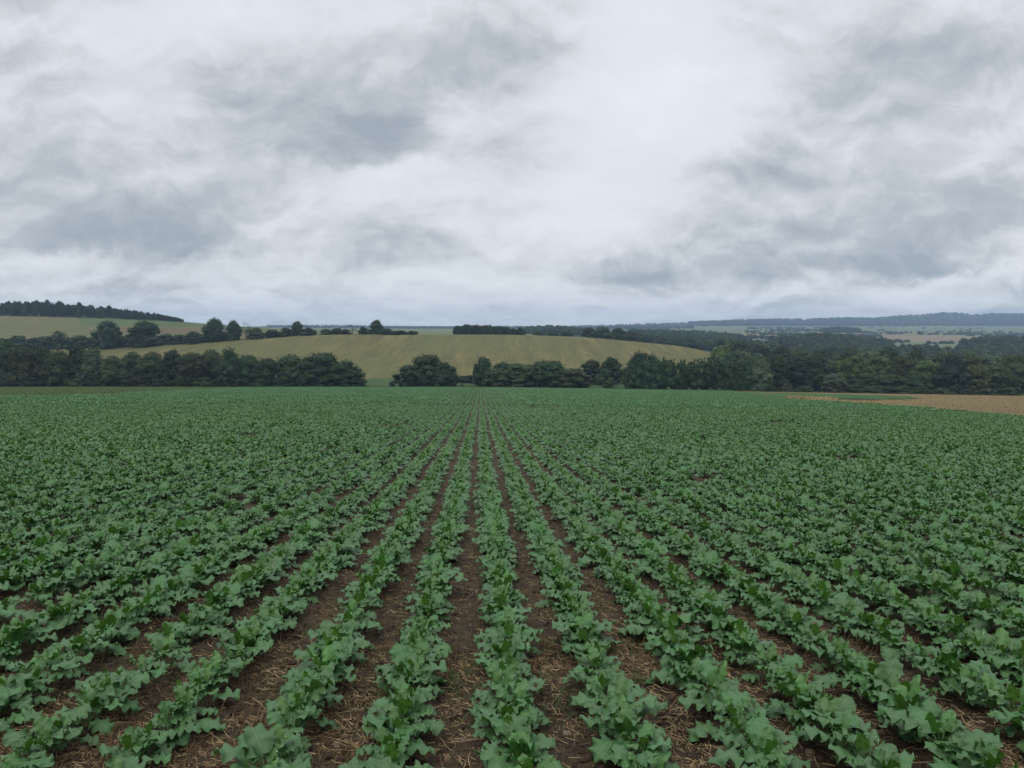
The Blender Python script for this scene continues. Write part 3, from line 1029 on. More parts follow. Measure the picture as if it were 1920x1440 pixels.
rest = pts[~is_near]
rs_ = psz[~is_near]
hi = rest[:, 1] < 16
nrest = len(rest)
rot_ = np.zeros((nrest, 3))
rot_[:, 0] = -math.atan(SY)
rot_[:, 2] = rp.uniform(0, 6.283, nrest)
rot_[:, 1] = 0
ix = np.where(hi, rp.integers(0, 10, nrest), 10 + rp.integers(0, 12, nrest))
pp = np.stack([rest[:, 0], rest[:, 1], z_field(rest[:, 0], rest[:, 1]) + 0.01], -1)
# pieces
cu = np.arange(-66, 67) * 3.88 + 0.125 + 3.5 * 0.485
cv = np.arange(75.0, YF + 8, 2.0)
CU, CV = np.meshgrid(cu, cv, indexing='ij')
X, Y = uv_to_xy(CU.ravel(), CV.ravel())
kp = (np.abs(X) < 0.74 * Y + 4) & (Y < YF - 0.5)
X, Y = X[kp], Y[kp]
st, we, qx, qy = masks(X, Y)
kp = ~st
X, Y, we = X[kp], Y[kp], we[kp]
npat = len(X)
slope_x = SX / (1 + np.exp(-(X + 12) / 10.0))
flip = rp.integers(0, 2, npat) * math.pi
prot = np.stack([-np.arctan(SY2 + (SY - SY2) * np.exp(-Y / SL)) * np.where(flip > 1, -1, 1), np.where(flip > 1, -1, 1) * slope_x, math.atan(0.040) + flip], -1)
pidx = np.where(we, 22 + 8 + rp.integers(0, 3, npat), 22 + rp.integers(0, 8, npat))
ppat = np.stack([X, Y, z_field(X, Y)], -1)
allp = np.concatenate([pp, ppat])
allr = np.concatenate([rot_, prot])
alls = np.concatenate([np.repeat(rs_[:, None], 3, 1), np.repeat((0.98 + 0.3 * fbm(X / 14, Y / 30, 3, 91))[:, None], 3, 1) * [0, 0, 1] + [1, 1, 0]])
alli = np.concatenate([ix, pidx])
instancer('crop_rows', allp, allr, alls, alli, PL_HI + PL_LO + PATCH, 'rows of green broad-leaved crop running down the field to the trees')
print('plants', nrest, 'pieces', npat)

# ------------------------------------------------------------------ litter between the rows
def gap_points(n, y0, y1, rnd, power=2.0, wide=0.17):
    """random points on the bare strips between rows, denser close by"""
    t = rnd.uniform(0, 1, n)
    Y = (y0 ** (1 - power) + t * (y1 ** (1 - power) - y0 ** (1 - power))) ** (1 / (1 - power)) if power != 1 else y0 * (y1 / y0) ** t
    X = rnd.uniform(-1, 1, n) * (0.66 * Y + 0.6)
    u = X * RC + Y * RS
    ks = np.arange(-14, 16)
    us = np.array([row_u(int(k)) for k in ks])
    mids = (us[1:] + us[:-1]) / 2
    j = np.argmin(np.abs(u[:, None] - mids[None, :]), 1)
    u2 = mids[j] + rnd.normal(0, wide, n) * 0.75
    v = -X * RS + Y * RC
    X, Y = uv_to_xy(u2, v)
    return X, Y


def soil_z(X, Y):
    uu_ = X * RC + Y * RS
    nk = np.clip(1.0 - (Y - 8) / 14.0, 0.0, 1.0)
    return z_field(X, Y) + (np.cos((uu_ - 0.125) * 2 * math.pi / 0.485) * 0.010 + np.abs(fbm(X * 4.5, Y * 4.5, 4, 3, 0.6)) * 0.075 + fbm(X * 1.1, Y * 1.1, 3, 9) * 0.05) * nk - 0.004


rl = np.random.default_rng(55)
NS = 56000
X, Y = gap_points(NS, 2.6, 24.0, rl, 1.7)
ken = fbm(X * 1.3, Y * 1.3, 3, 61) + 0.5
kp = rl.uniform(0, 1, NS) < np.clip(ken * 3.2 - 0.95, 0.10, 1)
X, Y = X[kp], Y[kp]
n = len(X)
Z = soil_z(X, Y) + rl.uniform(0.003, 0.022, n)
ln = rl.uniform(0.006, 0.034, n) * np.where(rl.random(n) < 0.12, 1.8, 1.0)
az = rl.uniform(0, math.pi, n)
pit = rl.normal(0, 0.25, n)
wd = rl.uniform(0.0009, 0.0026, n)
d = np.stack([np.cos(az) * np.cos(pit), np.sin(az) * np.cos(pit), np.sin(pit)], -1)
sd = np.stack([-np.sin(az), np.cos(az), 0 * az], -1)
C = np.stack([X, Y, Z], -1)
bend = rl.normal(0, 0.12, n)[:, None] * ln[:, None] * sd
prof = [(sd * 1.0), (-sd * 0.5 + np.array([0, 0, 0.9])), (-sd * 0.5 - np.array([0, 0, 0.9]))]
V_ = np.zeros((n, 9, 3))
for a, tt in enumerate((-1, 0, 1)):
    for b_ in range(3):
        V_[:, a * 3 + b_] = C + d * (ln * tt)[:, None] + prof[b_] * wd[:, None] + (bend if tt == 0 else 0)
base = (np.arange(n) * 9)[:, None, None]
q = np.array([[a * 3 + b_, a * 3 + (b_ + 1) % 3, (a + 1) * 3 + (b_ + 1) % 3, (a + 1) * 3 + b_] for a in range(2) for b_ in range(3)])
me = mesh_np('straw_litter', V_.reshape(-1, 3), (q[None] + base).reshape(-1, 4), M_STRAW)
tag(link('straw_litter', me), 'tan chopped straw scattered over the bare soil between the rows', kind='stuff')

# clods
PHI = (1 + 5 ** 0.5) / 2
ICO = np.array([(-1, PHI, 0), (1, PHI, 0), (-1, -PHI, 0), (1, -PHI, 0), (0, -1, PHI), (0, 1, PHI), (0, -1, -PHI), (0, 1, -PHI), (PHI, 0, -1), (PHI, 0, 1), (-PHI, 0, -1), (-PHI, 0, 1)], float)
ICO /= np.linalg.norm(ICO[0])
ICF = np.array([(0, 11, 5), (0, 5, 1), (0, 1, 7), (0, 7, 10), (0, 10, 11), (1, 5, 9), (5, 11, 4), (11, 10, 2), (10, 7, 6), (7, 1, 8), (3, 9, 4), (3, 4, 2), (3, 2, 6), (3, 6, 8), (3, 8, 9), (4, 9, 5), (2, 4, 11), (6, 2, 10), (8, 6, 7), (9, 8, 1)])
NCL = 12000
X, Y = gap_points(NCL, 2.6, 16.0, rl, 1.7, 0.2)
rad = 0.003 + 0.021 * rl.uniform(0, 1, NCL) ** 3.2
Z = soil_z(X, Y) + rad * 0.25
V_ = ICO[None] * (1 + rl.uniform(-0.32, 0.32, (NCL, 12, 1))) * rad[:, None, None] * np.array([1.1, 1.0, 0.75]) + np.stack([X, Y, Z], -1)[:, None]
me = mesh_np('soil_clods', V_.reshape(-1, 3), (ICF[None] + (np.arange(NCL) * 12)[:, None, None]).reshape(-1, 3), M_CLOD, False)
tag(link('soil_crumbs', me), 'dark brown crumbs of soil lying loose between the rows', kind='stuff')


def blades(name, C, h, wd, lean, az, material_, label, jit=0.0, bands=3):
    n = len(C)
    V_ = np.zeros((n, bands * 2, 3))
    for b_ in range(bands):
        t = b_ / (bands - 1)
        off = np.stack([np.cos(az), np.sin(az), 0 * az], -1) * (lean * t ** 1.6 * h)[:, None] + np.stack([0 * h, 0 * h, h * t * np.cos(lean * 0.6 * t)], -1)
        sd_ = np.stack([-np.sin(az + 0.8), np.cos(az + 0.8), 0 * az], -1) * (wd * (1 - 0.75 * t))[:, None]
        V_[:, b_ * 2] = C + off - sd_
        V_[:, b_ * 2 + 1] = C + off + sd_
    q = np.array([[b_ * 2, b_ * 2 + 1, b_ * 2 + 3, b_ * 2 + 2] for b_ in range(bands - 1)])
    me = mesh_np(name, V_.reshape(-1, 3), (q[None] + (np.arange(n) * bands * 2)[:, None, None]).reshape(-1, 4), material_)
    return tag(link(name, me), label, kind='stuff')


# standing stubble left between the rows
X, Y = gap_points(1300, 2.8, 20.0, rl, 1.3, 0.12)
kn = fbm(X * 0.8, Y * 0.8, 2, 71)
X, Y = X[kn > -0.02], Y[kn > -0.02]
X = np.repeat(X, 9) + rl.normal(0, 0.035, len(X) * 9)
Y = np.repeat(Y, 9) + rl.normal(0, 0.07, len(X))
n = len(X)
blades('stubble_debris', np.stack([X, Y, soil_z(X, Y)], -1), rl.uniform(0.02, 0.10, n), rl.uniform(0.0012, 0.0026, n), rl.uniform(0.05, 0.7, n), rl.uniform(0, 6.28, n), M_STUB,
       'short tan stalks of old stubble standing between the rows')
# weeds and grass seedlings
X, Y = gap_points(900, 2.8, 18.0, rl, 1.4, 0.14)
kn = fbm(X * 0.7, Y * 0.7, 2, 81)
X, Y = X[kn > 0.0], Y[kn > 0.0]
X = np.repeat(X, 14) + rl.normal(0, 0.045, len(X) * 14)
Y = np.repeat(Y, 14) + rl.normal(0, 0.045, len(X))
n = len(X)
blades('weeds', np.stack([X, Y, soil_z(X, Y)], -1), rl.uniform(0.02, 0.085, n), rl.uniform(0.0015, 0.0035, n), rl.uniform(0.2, 1.1, n), rl.uniform(0, 6.28, n), M_WEED,
       'thin green weeds and grass seedlings between the rows')

# tufts on the stubble strip and the straw that lies on it
X = rl.uniform(10, 330, 90000)
Y = rl.uniform(40, YF - 1, 90000)
st, we, qx, qy = masks(X, Y)
kp = st & (qx < 2050)
X, Y = X[kp][:22000], Y[kp][:22000]
n = len(X)
blades('strip_stubble_grass', np.stack([X, Y, z_field(X, Y)], -1), rl.uniform(0.05, 0.15, n), rl.uniform(0.02, 0.07, n), rl.uniform(0.1, 0.8, n), rl.uniform(0, 6.28, n), M_STRIP,
       'dry brown stubble on the bare strip beside the crop', bands=2)
tag(bpy.data.objects['strip_stubble_grass'], kind='stuff')
# dry pale grass along the tip of the strip
X = rl.uniform(30, 140, 160000)
Y = rl.uniform(80, 320, 160000)
qx, qy = near_px(X, Y)
line = np.interp(qx, [1430, 1500, 1560], [743.5, 747.5, 750.5])
kp = (qx > 1430) & (qx < 1570) & (np.abs(qy - line) < 1.4 * rl.uniform(0.2, 1, len(qx))) & (fbm(X / 6, Y / 6, 2, 3) > 0.0)
X, Y = X[kp][:1800], Y[kp][:1800]
n = len(X)
M_DRY = simple_material('dry_grass', (0.30, 0.22, 0.11), (0.46, 0.35, 0.18), 0.5, 0.8, 0.1)
if n:
    blades('pale_dry_grass', np.stack([X, Y, z_field(X, Y)], -1), rl.uniform(0.3, 0.75, n), rl.uniform(0.03, 0.08, n), rl.uniform(0.1, 0.9, n), rl.uniform(0, 6.28, n), M_DRY,
           'pale dry grass where the bare strip runs out in the crop', bands=3)
# rough grass along the far edge of the crop
X = rl.uniform(-240, 240, 26000)
Y = YF + rl.uniform(1.5, 9, 26000)
hh = (0.25 + 0.9 * np.clip(fbm(X / 9, Y / 9, 3, 14) + 0.25, 0, 1)) * rl.uniform(0.5, 1.1, 26000)
blades('field_edge_grass', np.stack([X, Y, z_field(X, np.full_like(X, YF)) - 0.05 * (Y - YF)], -1), hh, rl.uniform(0.05, 0.14, 26000), rl.uniform(0.1, 0.8, 26000), rl.uniform(0, 6.28, 26000), M_WEED,
       'rough dark grass along the far edge of the crop', bands=2)

# stones one can pick out
STONES = [(1625, 1398, 30, 'flat pale tan stone beside the stray plant near the bottom right corner'), (1519, 1413, 24, 'long grey-tan stone close to the bottom edge beside a crop plant'),
          (1521, 1425, 20, 'small round tan stone just below the long grey-tan stone'), (632, 1396, 26, 'small pale stone in the second gap left of the middle row'),
          (872, 1392, 22, 'brownish stone poking out beside the largest leaf of the middle row'), (1062, 1378, 22, 'broad reddish flat stone on soil right of the middle row'),
          (1226, 1248, 14, 'tiny pale stone in the gap right of the middle row, near small weeds'), (676, 1272, 14, 'small tan stone in the gap left of a drooping plant'),
          (158, 1410, 26, 'flat light stone in the bare gap near the bottom left corner'), (1436, 1339, 16, 'small greyish stone in the gap beside the fourth row of plants'),
          (776, 1062, 9, 'tiny rusty stone far up the gap left of the middle row'), (1432, 1335, 12, 'dark rounded stone touching the small greyish stone')]
for j, (px, py, wpx, lab) in enumerate(STONES):
    lo, hi_ = 2.0, 60.0
    for _ in range(40):
        m_ = (lo + hi_) / 2
        dx, dz = pixel_dir(px, py)
        if EYE + dz * m_ > float(z_field(np.array([dx * m_]), np.array([m_]))[0]):
            lo = m_
        else:
            hi_ = m_
    X, Y = dx * lo, lo
    z = float(soil_z(np.array([X]), np.array([Y]))[0])
    r0 = wpx / F * lo * 0.5
    r = np.random.default_rng(40 + j)
    # subdivided icosahedron
    vs_ = [tuple(p_) for p_ in ICO]
    fs_, cache = [], {}
    def midp(a, b_):
        key = (min(a, b_), max(a, b_))
        if key not in cache:
            p_ = (np.array(vs_[a]) + np.array(vs_[b_]))
            vs_.append(tuple(p_ / np.linalg.norm(p_)))
            cache[key] = len(vs_) - 1
        return cache[key]
    for (a, b_, c_) in ICF:
        ab, bc, ca = midp(a, b_), midp(b_, c_), midp(c_, a)
        fs_ += [(a, ab, ca), (b_, bc, ab), (c_, ca, bc), (ab, bc, ca)]
    vs2 = np.array(vs_)
    q1 = r.normal(0, 1, (5, 3))
    vs2 = vs2 * (1 + 0.16 * np.sin(vs2 @ q1.T * 1.6).mean(1))[:, None] * [1.0, r.uniform(0.7, 0.9), r.uniform(0.38, 0.6)]
    me = mesh_np('stone', vs2 * r0, np.array(fs_), M_STONE, True)
    so = tag(link('stone', me), lab, 'stone', 'stones lying between the rows')
    so.location = (X, Y, z + r0 * 0.12)
    so.rotation_euler = (r.uniform(-.2, .2), r.uniform(-.2, .2), r.uniform(0, 3.1))

# ------------------------------------------------------------------ trees
def crown_geom(seed, kind, n, leaf, core=True):
    """unit tree: height 1, width about 1 (x and y are scaled by the width afterwards)"""
    r = np.random.default_rng(seed)
    cl = []
    if kind == 'round':
        zb, zt, wf, nc = 0.03, 0.90, lambda t: (math.sin(math.pi * min(1, max(0.02, t * 0.78 + 0.18)))) ** 0.55, 46
    elif kind == 'oval':
        zb, zt, wf, nc = 0.03, 0.92, lambda t: (math.sin(math.pi * min(1, t * 0.80 + 0.16))) ** 0.6 * (1 - 0.12 * t), 46
    elif kind == 'willow':
        zb, zt, wf, nc = 0.0, 0.88, lambda t: math.sqrt(max(0.03, 1 - (max(0, t - 0.12)) ** 2)), 56
    elif kind == 'oak':
        zb, zt, wf, nc = 0.08, 0.90, lambda t: math.sin(math.pi * min(1, t * 0.78 + 0.18)) ** 0.6, 38
    elif kind == 'poplar':
        zb, zt, wf, nc = 0.04, 0.97, lambda t: (1 - t) ** 0.25 * 1.0, 44
    elif kind == 'conifer':
        zb, zt, wf, nc = 0.10, 0.98, lambda t: (1 - t) ** 0.8, 34
    elif kind == 'pine':
        zb, zt, wf, nc = 0.35, 0.93, lambda t: math.sin(math.pi * min(1, t * 0.7 + 0.22)) ** 0.7, 22
    elif kind == 'sparse':
        zb, zt, wf, nc = 0.18, 0.92, lambda t: math.sin(math.pi * min(1, t * 0.8 + 0.15)) ** 0.6, 16
    else:   # bush
        zb, zt, wf, nc = -0.02, 0.86, lambda t: math.sqrt(max(0.03, 1 - t * t)), 20
    thin_k = kind in ('poplar', 'conifer')
    for i in range(nc):
        t = r.uniform(0, 1) ** 0.9
        z = zb + (zt - zb) * t
        rr_ = wf(t) * 0.5
        cr = (r.uniform(0.10, 0.165) if not thin_k else r.uniform(0.10, 0.17) * (1.1 - 0.7 * t))
        d = max(0.0, rr_ - cr * 0.8) * r.uniform(0.62, 1.02)
        a = i * 2.39996 + r.normal(0, 0.3)
        cl.append((d * math.cos(a), d * math.sin(a), z, cr, r.uniform(0, 1)))
    if thin_k:
        for t in np.linspace(0.1, 1.0, 9):
            cl.append((0, 0, zb + (zt - zb) * t, 0.15 * (1.15 - t) + 0.02, r.uniform(0, 1)))
    if not thin_k and kind != 'sparse':
        for t in np.linspace(0.08, 0.88, 7):
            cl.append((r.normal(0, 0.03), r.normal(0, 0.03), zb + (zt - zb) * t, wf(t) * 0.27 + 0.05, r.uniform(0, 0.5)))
    cl = np.array(cl)
    vz = (0.95 if kind not in ('poplar', 'conifer') else 1.0)
    wts = cl[:, 3] ** 2
    ids = r.choice(len(cl), n, p=wts / wts.sum())
    d = r.normal(0, 1, (n, 3))
    d[:, 2] += 0.25
    d /= np.linalg.norm(d, axis=1)[:, None]
    rad_ = r.uniform(0.62, 1.12, n) ** 1.0
    if kind == 'sparse':
        rad_ = r.uniform(0.3, 1.4, n)
    out_k = r.random(n) < 0.10
    rad_ = np.where(out_k, r.uniform(1.05, 1.35, n), rad_)
    c = cl[ids, :3] + d * (cl[ids, 3] * rad_)[:, None] * [1, 1, vz]
    nr = d + r.normal(0, 0.50, (n, 3)) + [0, 0, 0.05]
    nr /= np.linalg.norm(nr, axis=1)[:, None]
    e1 = np.cross(nr, r.normal(0, 1, (n, 3)))
    e1 /= np.linalg.norm(e1, axis=1)[:, None]
    e2 = np.cross(nr, e1)
    s = leaf * r.uniform(0.55, 1.25, n)[:, None]
    V_ = np.stack([c - e1 * s, c - e2 * s * 0.75, c + e1 * s, c + e2 * s * 0.75], 1).reshape(-1, 3)
    Q_ = np.arange(4 * n).reshape(-1, 4)
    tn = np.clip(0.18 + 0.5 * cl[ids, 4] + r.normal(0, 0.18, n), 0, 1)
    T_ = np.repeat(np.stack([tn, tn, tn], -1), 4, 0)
    faces = [Q_]
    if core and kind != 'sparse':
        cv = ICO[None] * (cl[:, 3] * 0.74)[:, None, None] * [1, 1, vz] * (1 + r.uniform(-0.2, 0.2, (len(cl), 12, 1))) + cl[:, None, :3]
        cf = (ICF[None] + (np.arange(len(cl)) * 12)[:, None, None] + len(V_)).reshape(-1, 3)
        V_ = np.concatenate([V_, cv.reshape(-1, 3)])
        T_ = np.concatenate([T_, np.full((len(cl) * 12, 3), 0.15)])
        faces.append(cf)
    return V_, faces, T_


def trunk_geom(seed, kind):
    r = np.random.default_rng(seed)
    top = {'conifer': 0.93, 'poplar': 0.85, 'pine': 0.85}.get(kind, 0.62)
    r0 = {'bush': 0.018, 'conifer': 0.03, 'poplar': 0.03}.get(kind, 0.034)
    V_, Q_ = [], []

    def tube(p0, p1, ra, rb, seg=3, nside=6):
        base = len(V_)
        p0, p1 = np.array(p0, float), np.array(p1, float)
        ax = (p1 - p0) / np.linalg.norm(p1 - p0)
        e1 = np.cross(ax, [0.3, 1, 0.1]); e1 /= np.linalg.norm(e1)
        e2 = np.cross(ax, e1)
        for i in range(seg + 1):
            t = i / seg
            c = p0 + (p1 - p0) * t + e1 * 0.02 * math.sin(t * 3.14) * r.normal()
            rad_ = ra + (rb - ra) * t
            if i == 0: rad_ *= 1.25
            for j in range(nside):
                a = j * 2 * math.pi / nside
                V_.append(c + (e1 * math.cos(a) + e2 * math.sin(a)) * rad_)
        for i in range(seg):
            for j in range(nside):
                Q_.append([base + i * nside + j, base + i * nside + (j + 1) % nside, base + (i + 1) * nside + (j + 1) % nside, base + (i + 1) * nside + j])
    tube((0, 0, -0.03), (r.normal(0, .01), r.normal(0, .01), top), r0, r0 * 0.3, 5)
    for i in range(6 if kind != 'conifer' else 3):
        a = i * 2.4 + r.uniform(0, 1)
        z0 = r.uniform(0.15, 0.45)
        L_ = r.uniform(0.2, 0.36)
        tube((0, 0, z0), (math.cos(a) * L_ * 0.8, math.sin(a) * L_ * 0.8, z0 + L_ * 0.9), r0 * 0.5, r0 * 0.12, 2, 4)
    return np.array(V_), np.array(Q_)


CROWN, TRUNK = {}, {}
CM = {'dark': M_C_DARK, 'mid': M_C_MID, 'pale': M_C_PALE, 'yellow': M_C_YEL, 'conifer': M_C_CONI, 'grove': M_C_POP, 'grey': M_C_GREY}


def crown_mesh(kind, var, tone):
    key = (kind, var, tone)
    if key not in CROWN:
        n = {'bush': 1000, 'sparse': 420, 'conifer': 1500, 'poplar': 2200}.get(kind, 3200)
        lf = {'bush': 0.052, 'sparse': 0.022, 'conifer': 0.024, 'poplar': 0.026, 'pine': 0.028}.get(kind, 0.026)
        v, f, t = crown_geom(1000 + hash_kind(kind) + var * 13, kind, n, lf)
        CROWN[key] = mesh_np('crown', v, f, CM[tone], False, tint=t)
    return CROWN[key]


def hash_kind(kind):
    return sum(ord(ch) for ch in kind) * 7


def trunk_mesh(kind, var):
    if (kind, var) not in TRUNK:
        v, f = trunk_geom(2000 + hash_kind(kind) + var, kind)
        TRUNK[(kind, var)] = mesh_np('trunk', v, f, M_BARK, True)
    return TRUNK[(kind, var)]


rt = np.random.default_rng(77)


def tree(px, top, wpx, D, kind, tone, label, cat='tree', group=None, name=None, base_row=None):
    x, y, z = ground_far(np.array([float(px)]), np.array([float(D)]))
    x, y, z = float(x[0]), float(y[0]), float(z[0])
    _, dz = pixel_dir(px, top)
    h = max(1.0, EYE + dz * D - z)
    wd_ = wpx / F * D * (1.27 if kind in ('round', 'oval', 'willow') else 1.10)
    nm = name or {'oak': 'oak_tree', 'willow': 'willow_tree', 'conifer': 'conifer_tree', 'pine': 'pine_tree', 'poplar': 'poplar_tree', 'bush': 'bush', 'round': 'broadleaf_tree', 'oval': 'broadleaf_tree', 'sparse': 'sparse_tree'}[kind]
    root = bpy.data.objects.new(nm, None)
    root.empty_display_size = 1.0
    col.objects.link(root)
    root.location = (x, y, z - 0.05)
    root.rotation_euler = (0, 0, rt.uniform(0, 6.28))
    tag(root, label, cat, group)
    var = int(rt.integers(0, 3))
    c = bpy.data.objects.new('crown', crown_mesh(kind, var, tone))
    c.parent = root
    c.scale = (wd_, wd_, h)
    col.objects.link(c)
    t = bpy.data.objects.new('trunk', trunk_mesh(kind, var))
    t.parent = root
    s = h
    t.scale = (s, s, h)
    col.objects.link(t)
    return root


G1 = 'trees of the long belt beyond the crop'
belt = [(10, 641, 78, 360, 'oval', 'dark'), (46, 648, 60, 354, 'round', 'mid'), (80, 650, 60, 366, 'oval', 'dark'), (112, 656, 56, 352, 'round', 'mid'), (145, 648, 62, 364, 'oval', 'dark'),
        (178, 653, 56, 356, 'oval', 'pale'), (214, 668, 54, 353, 'round', 'mid'), (250, 662, 58, 360, 'oval', 'dark'), (285, 661, 60, 355, 'round', 'mid'), (325, 658, 62, 364, 'oval', 'dark'),
        (362, 660, 58, 354, 'round', 'mid'), (398, 657, 62, 362, 'oval', 'mid'), (430, 656, 52, 354, 'oval', 'dark'), (466, 664, 60, 360, 'round', 'dark'), (502, 670, 56, 353, 'round', 'dark'),
        (545, 664, 66, 360, 'round', 'mid'), (600, 660, 88, 355, 'willow', 'dark'), (646, 674, 70, 352, 'willow', 'dark')]
tw = {'dark': 'dark', 'mid': 'olive-green', 'pale': 'pale greyish'}
kw = {'oval': 'tall oval tree', 'round': 'rounded tree', 'willow': 'broad domed tree'}
for j, (px, top, wp, D, kd, tn) in enumerate(belt):
    rank = len(belt) - j
    tree(px, top, wp, D, kd, tn, '%s %s in the long belt, %s from its end at the gap' % (tw[tn], kw[kd], ORD[rank]), group=G1)
bushes1 = [20, 62, 100, 138, 176, 232, 268, 306, 344, 382, 420, 458, 492, 530, 572, 616, 664]
for j, px in enumerate(bushes1):
    rank = len(bushes1) - j
    tree(px + rt.uniform(-5, 5), 704 + rt.uniform(-5, 4), 52, 350.5, 'bush', 'dark' if j % 3 else 'mid', 'low dark bush under the long tree belt, %s from the belt open end' % ORD[rank], 'bush', 'bushes at the foot of the long belt')

tree(802, 663, 70, 357, 'willow', 'mid', 'big spreading willow standing alone between the two gaps in the tree belt')
tree(769, 683, 56, 352, 'round', 'dark', 'lower rounded tree leaning out in front of the big lone willow')
tree(832, 680, 52, 353, 'round', 'dark', 'dark leafy tree against the far flank of the big lone willow')
tree(848, 700, 28, 351, 'bush', 'mid', 'small green bush at the foot of the big lone willow', 'bush')
tree(735, 714, 17, 350, 'bush', 'grey', 'tiny greyish bush in the grass beside the big lone willow', 'bush')
tree(878, 703, 62, 392, 'bush', 'dark', 'low dark hedge at the foot of the golden hill in the second gap', 'hedge', name='hedge')
tree(866, 719, 11, 349, 'bush', 'grey', 'small brownish shrub in the grass of the second gap', 'bush')
tree(906, 668, 38, 362, 'round', 'dark', 'tall narrow tree at the near edge of the middle willow clump')
tree(934, 689, 54, 352, 'round', 'mid', 'low rounded tree at the start of the middle willow clump')
tree(942, 678, 44, 364, 'round', 'dark', 'dark tree just behind the narrow tree of the middle clump')
tree(978, 680, 72, 356, 'willow', 'mid', 'domed willow in the middle of the low willow clump')
tree(1028, 675, 84, 358, 'willow', 'dark', 'tallest broad willow of the low clump before the meadow gap')
tree(1070, 690, 76, 350.5, 'willow', 'mid', 'willow sloping down to the meadow gap at the clump end')
tree(1110, 674, 46, 392, 'round', 'dark', 'dark rounded tree behind the meadow gap, first of a pair')
tree(1146, 671, 52, 396, 'oval', 'dark', 'dark taller tree behind the meadow gap, second of a pair')
tree(1130, 690, 60, 390, 'bush', 'dark', 'dark undergrowth below the pair of trees behind the meadow gap', 'bush')
tree(1141, 711, 26, 366, 'bush', 'mid', 'small round bush on the grass of the meadow gap', 'bush')
tree(1200, 659, 56, 372, 'oak', 'conifer', 'dark spiky-topped tree rising behind the start of the young grove')
tree(1222, 664, 40, 374, 'oak', 'conifer', 'dark tree showing beside the spiky-topped one behind the young grove')
for j, px in enumerate([1187, 1206, 1225, 1244, 1263, 1282, 1301, 1320, 1339, 1358, 1377, 1396]):
    tree(px, 671 + rt.uniform(-3, 3), 48, 353 + (j % 2) * 4, 'poplar', 'grove', 'slim tree of the even young grove, %s from the meadow gap' % ORD[j + 1], group='slim trees of the young grove')
tree(1177, 716, 16, 350, 'bush', 'mid', 'little bush at the corner of the young grove beside the meadow gap', 'bush')
tree(1424, 674, 54, 354, 'oval', 'pale', 'pale feathery tree ending the young grove')
wood_ = [(1352, 646, 46, 545, 'round', 'dark', 'dark tree on the wood corner touching the golden hill'), (1386, 641, 56, 560, 'round', 'dark', 'highest dark tree above the young grove'),
         (1425, 648, 52, 545, 'round', 'conifer', 'dark tree beside the highest one above the young grove'), (1462, 650, 50, 530, 'oval', 'dark', 'dark tree of the wood, in line above the pale feathery tree'),
         (1500, 655, 50, 500, 'round', 'mid', 'olive tree in the wood behind the round pale bush'), (1540, 655, 56, 510, 'oval', 'dark', 'tall dark tree in the wood behind the round pale bush'),
         (1450, 668, 62, 364, 'oval', 'dark', 'dark broad tree next after the pale feathery tree'), (1490, 670, 62, 370, 'oval', 'conifer', 'very dark tree two places after the pale feathery tree'),
         (1528, 664, 66, 378, 'round', 'dark', 'dark tree directly behind the round pale bush'), (1562, 700, 46, 350.5, 'round', 'pale', 'round pale green tree standing forward at the wood edge'),
         (1476, 718, 30, 349.5, 'bush', 'pale', 'small pale bush at the wood edge before the round pale tree'), (1602, 663, 62, 388, 'willow', 'yellow', 'yellowish willow, first of the light crowns in the wood'),
         (1645, 661, 64, 396, 'willow', 'yellow', 'yellowish willow, highest of the light crowns in the wood'), (1690, 666, 62, 390, 'willow', 'mid', 'olive willow beside the highest light crown in the wood'),
         (1735, 672, 56, 376, 'willow', 'yellow', 'light willow standing against the big black-green tree'), (1783, 667, 66, 358, 'oval', 'conifer', 'big black-green tree at the front of the wood'),
         (1826, 680, 54, 366, 'willow', 'yellow', 'light willow just past the big black-green tree'), (1866, 684, 60, 370, 'round', 'mid', 'olive rounded tree second past the big black-green tree'),
         (1905, 680, 60, 364, 'willow', 'mid', 'olive willow cut off by the picture edge'), (1940, 684, 60, 372, 'round', 'dark', 'dark tree half outside the picture edge'),
         (1620, 700, 60, 362, 'round', 'dark', 'low dark tree under the yellowish willows near the round pale tree'), (1668, 700, 62, 364, 'round', 'dark', 'low dark tree under the highest light crown'),
         (1716, 702, 58, 360, 'round', 'dark', 'low dark tree under the light willow by the big black-green tree'), (1590, 655, 50, 470, 'round', 'mid', 'olive tree peeping over the first yellowish willow'),
         (1665, 652, 56, 480, 'round', 'dark', 'dark tree peeping over the highest light crown'), (1715, 656, 52, 470, 'oval', 'mid', 'olive tree peeping over the willows before the black-green tree'),
         (1765, 656, 52, 470, 'willow', 'mid', 'olive willow peeping over the big black-green tree'), (1812, 660, 56, 455, 'willow', 'yellow', 'light willow behind and past the big black-green tree'),
         (1855, 662, 58, 465, 'willow', 'pale', 'pale willow in the second line near the picture edge'), (1900, 662, 60, 450, 'willow', 'yellow', 'yellow-green willow in the second line at the picture edge')]
for a in wood_:
    kd = a[4]
    tree(*a[:6], a[6], 'bush' if kd == 'bush' else 'tree', 'trees at the edge of the wide valley wood')
for j, px in enumerate([1440, 1508, 1602, 1634, 1664, 1694, 1730, 1765, 1810, 1850, 1885]):
    tree(px, 723 + rt.uniform(-3, 3) + (px - 1600) * 0.012, 46, 350, 'bush', 'mid' if j % 2 else 'dark', 'low bush at the foot of the wide wood, %s along from the young grove' % ORD[j + 1], 'bush', 'bushes at the foot of the wide wood')

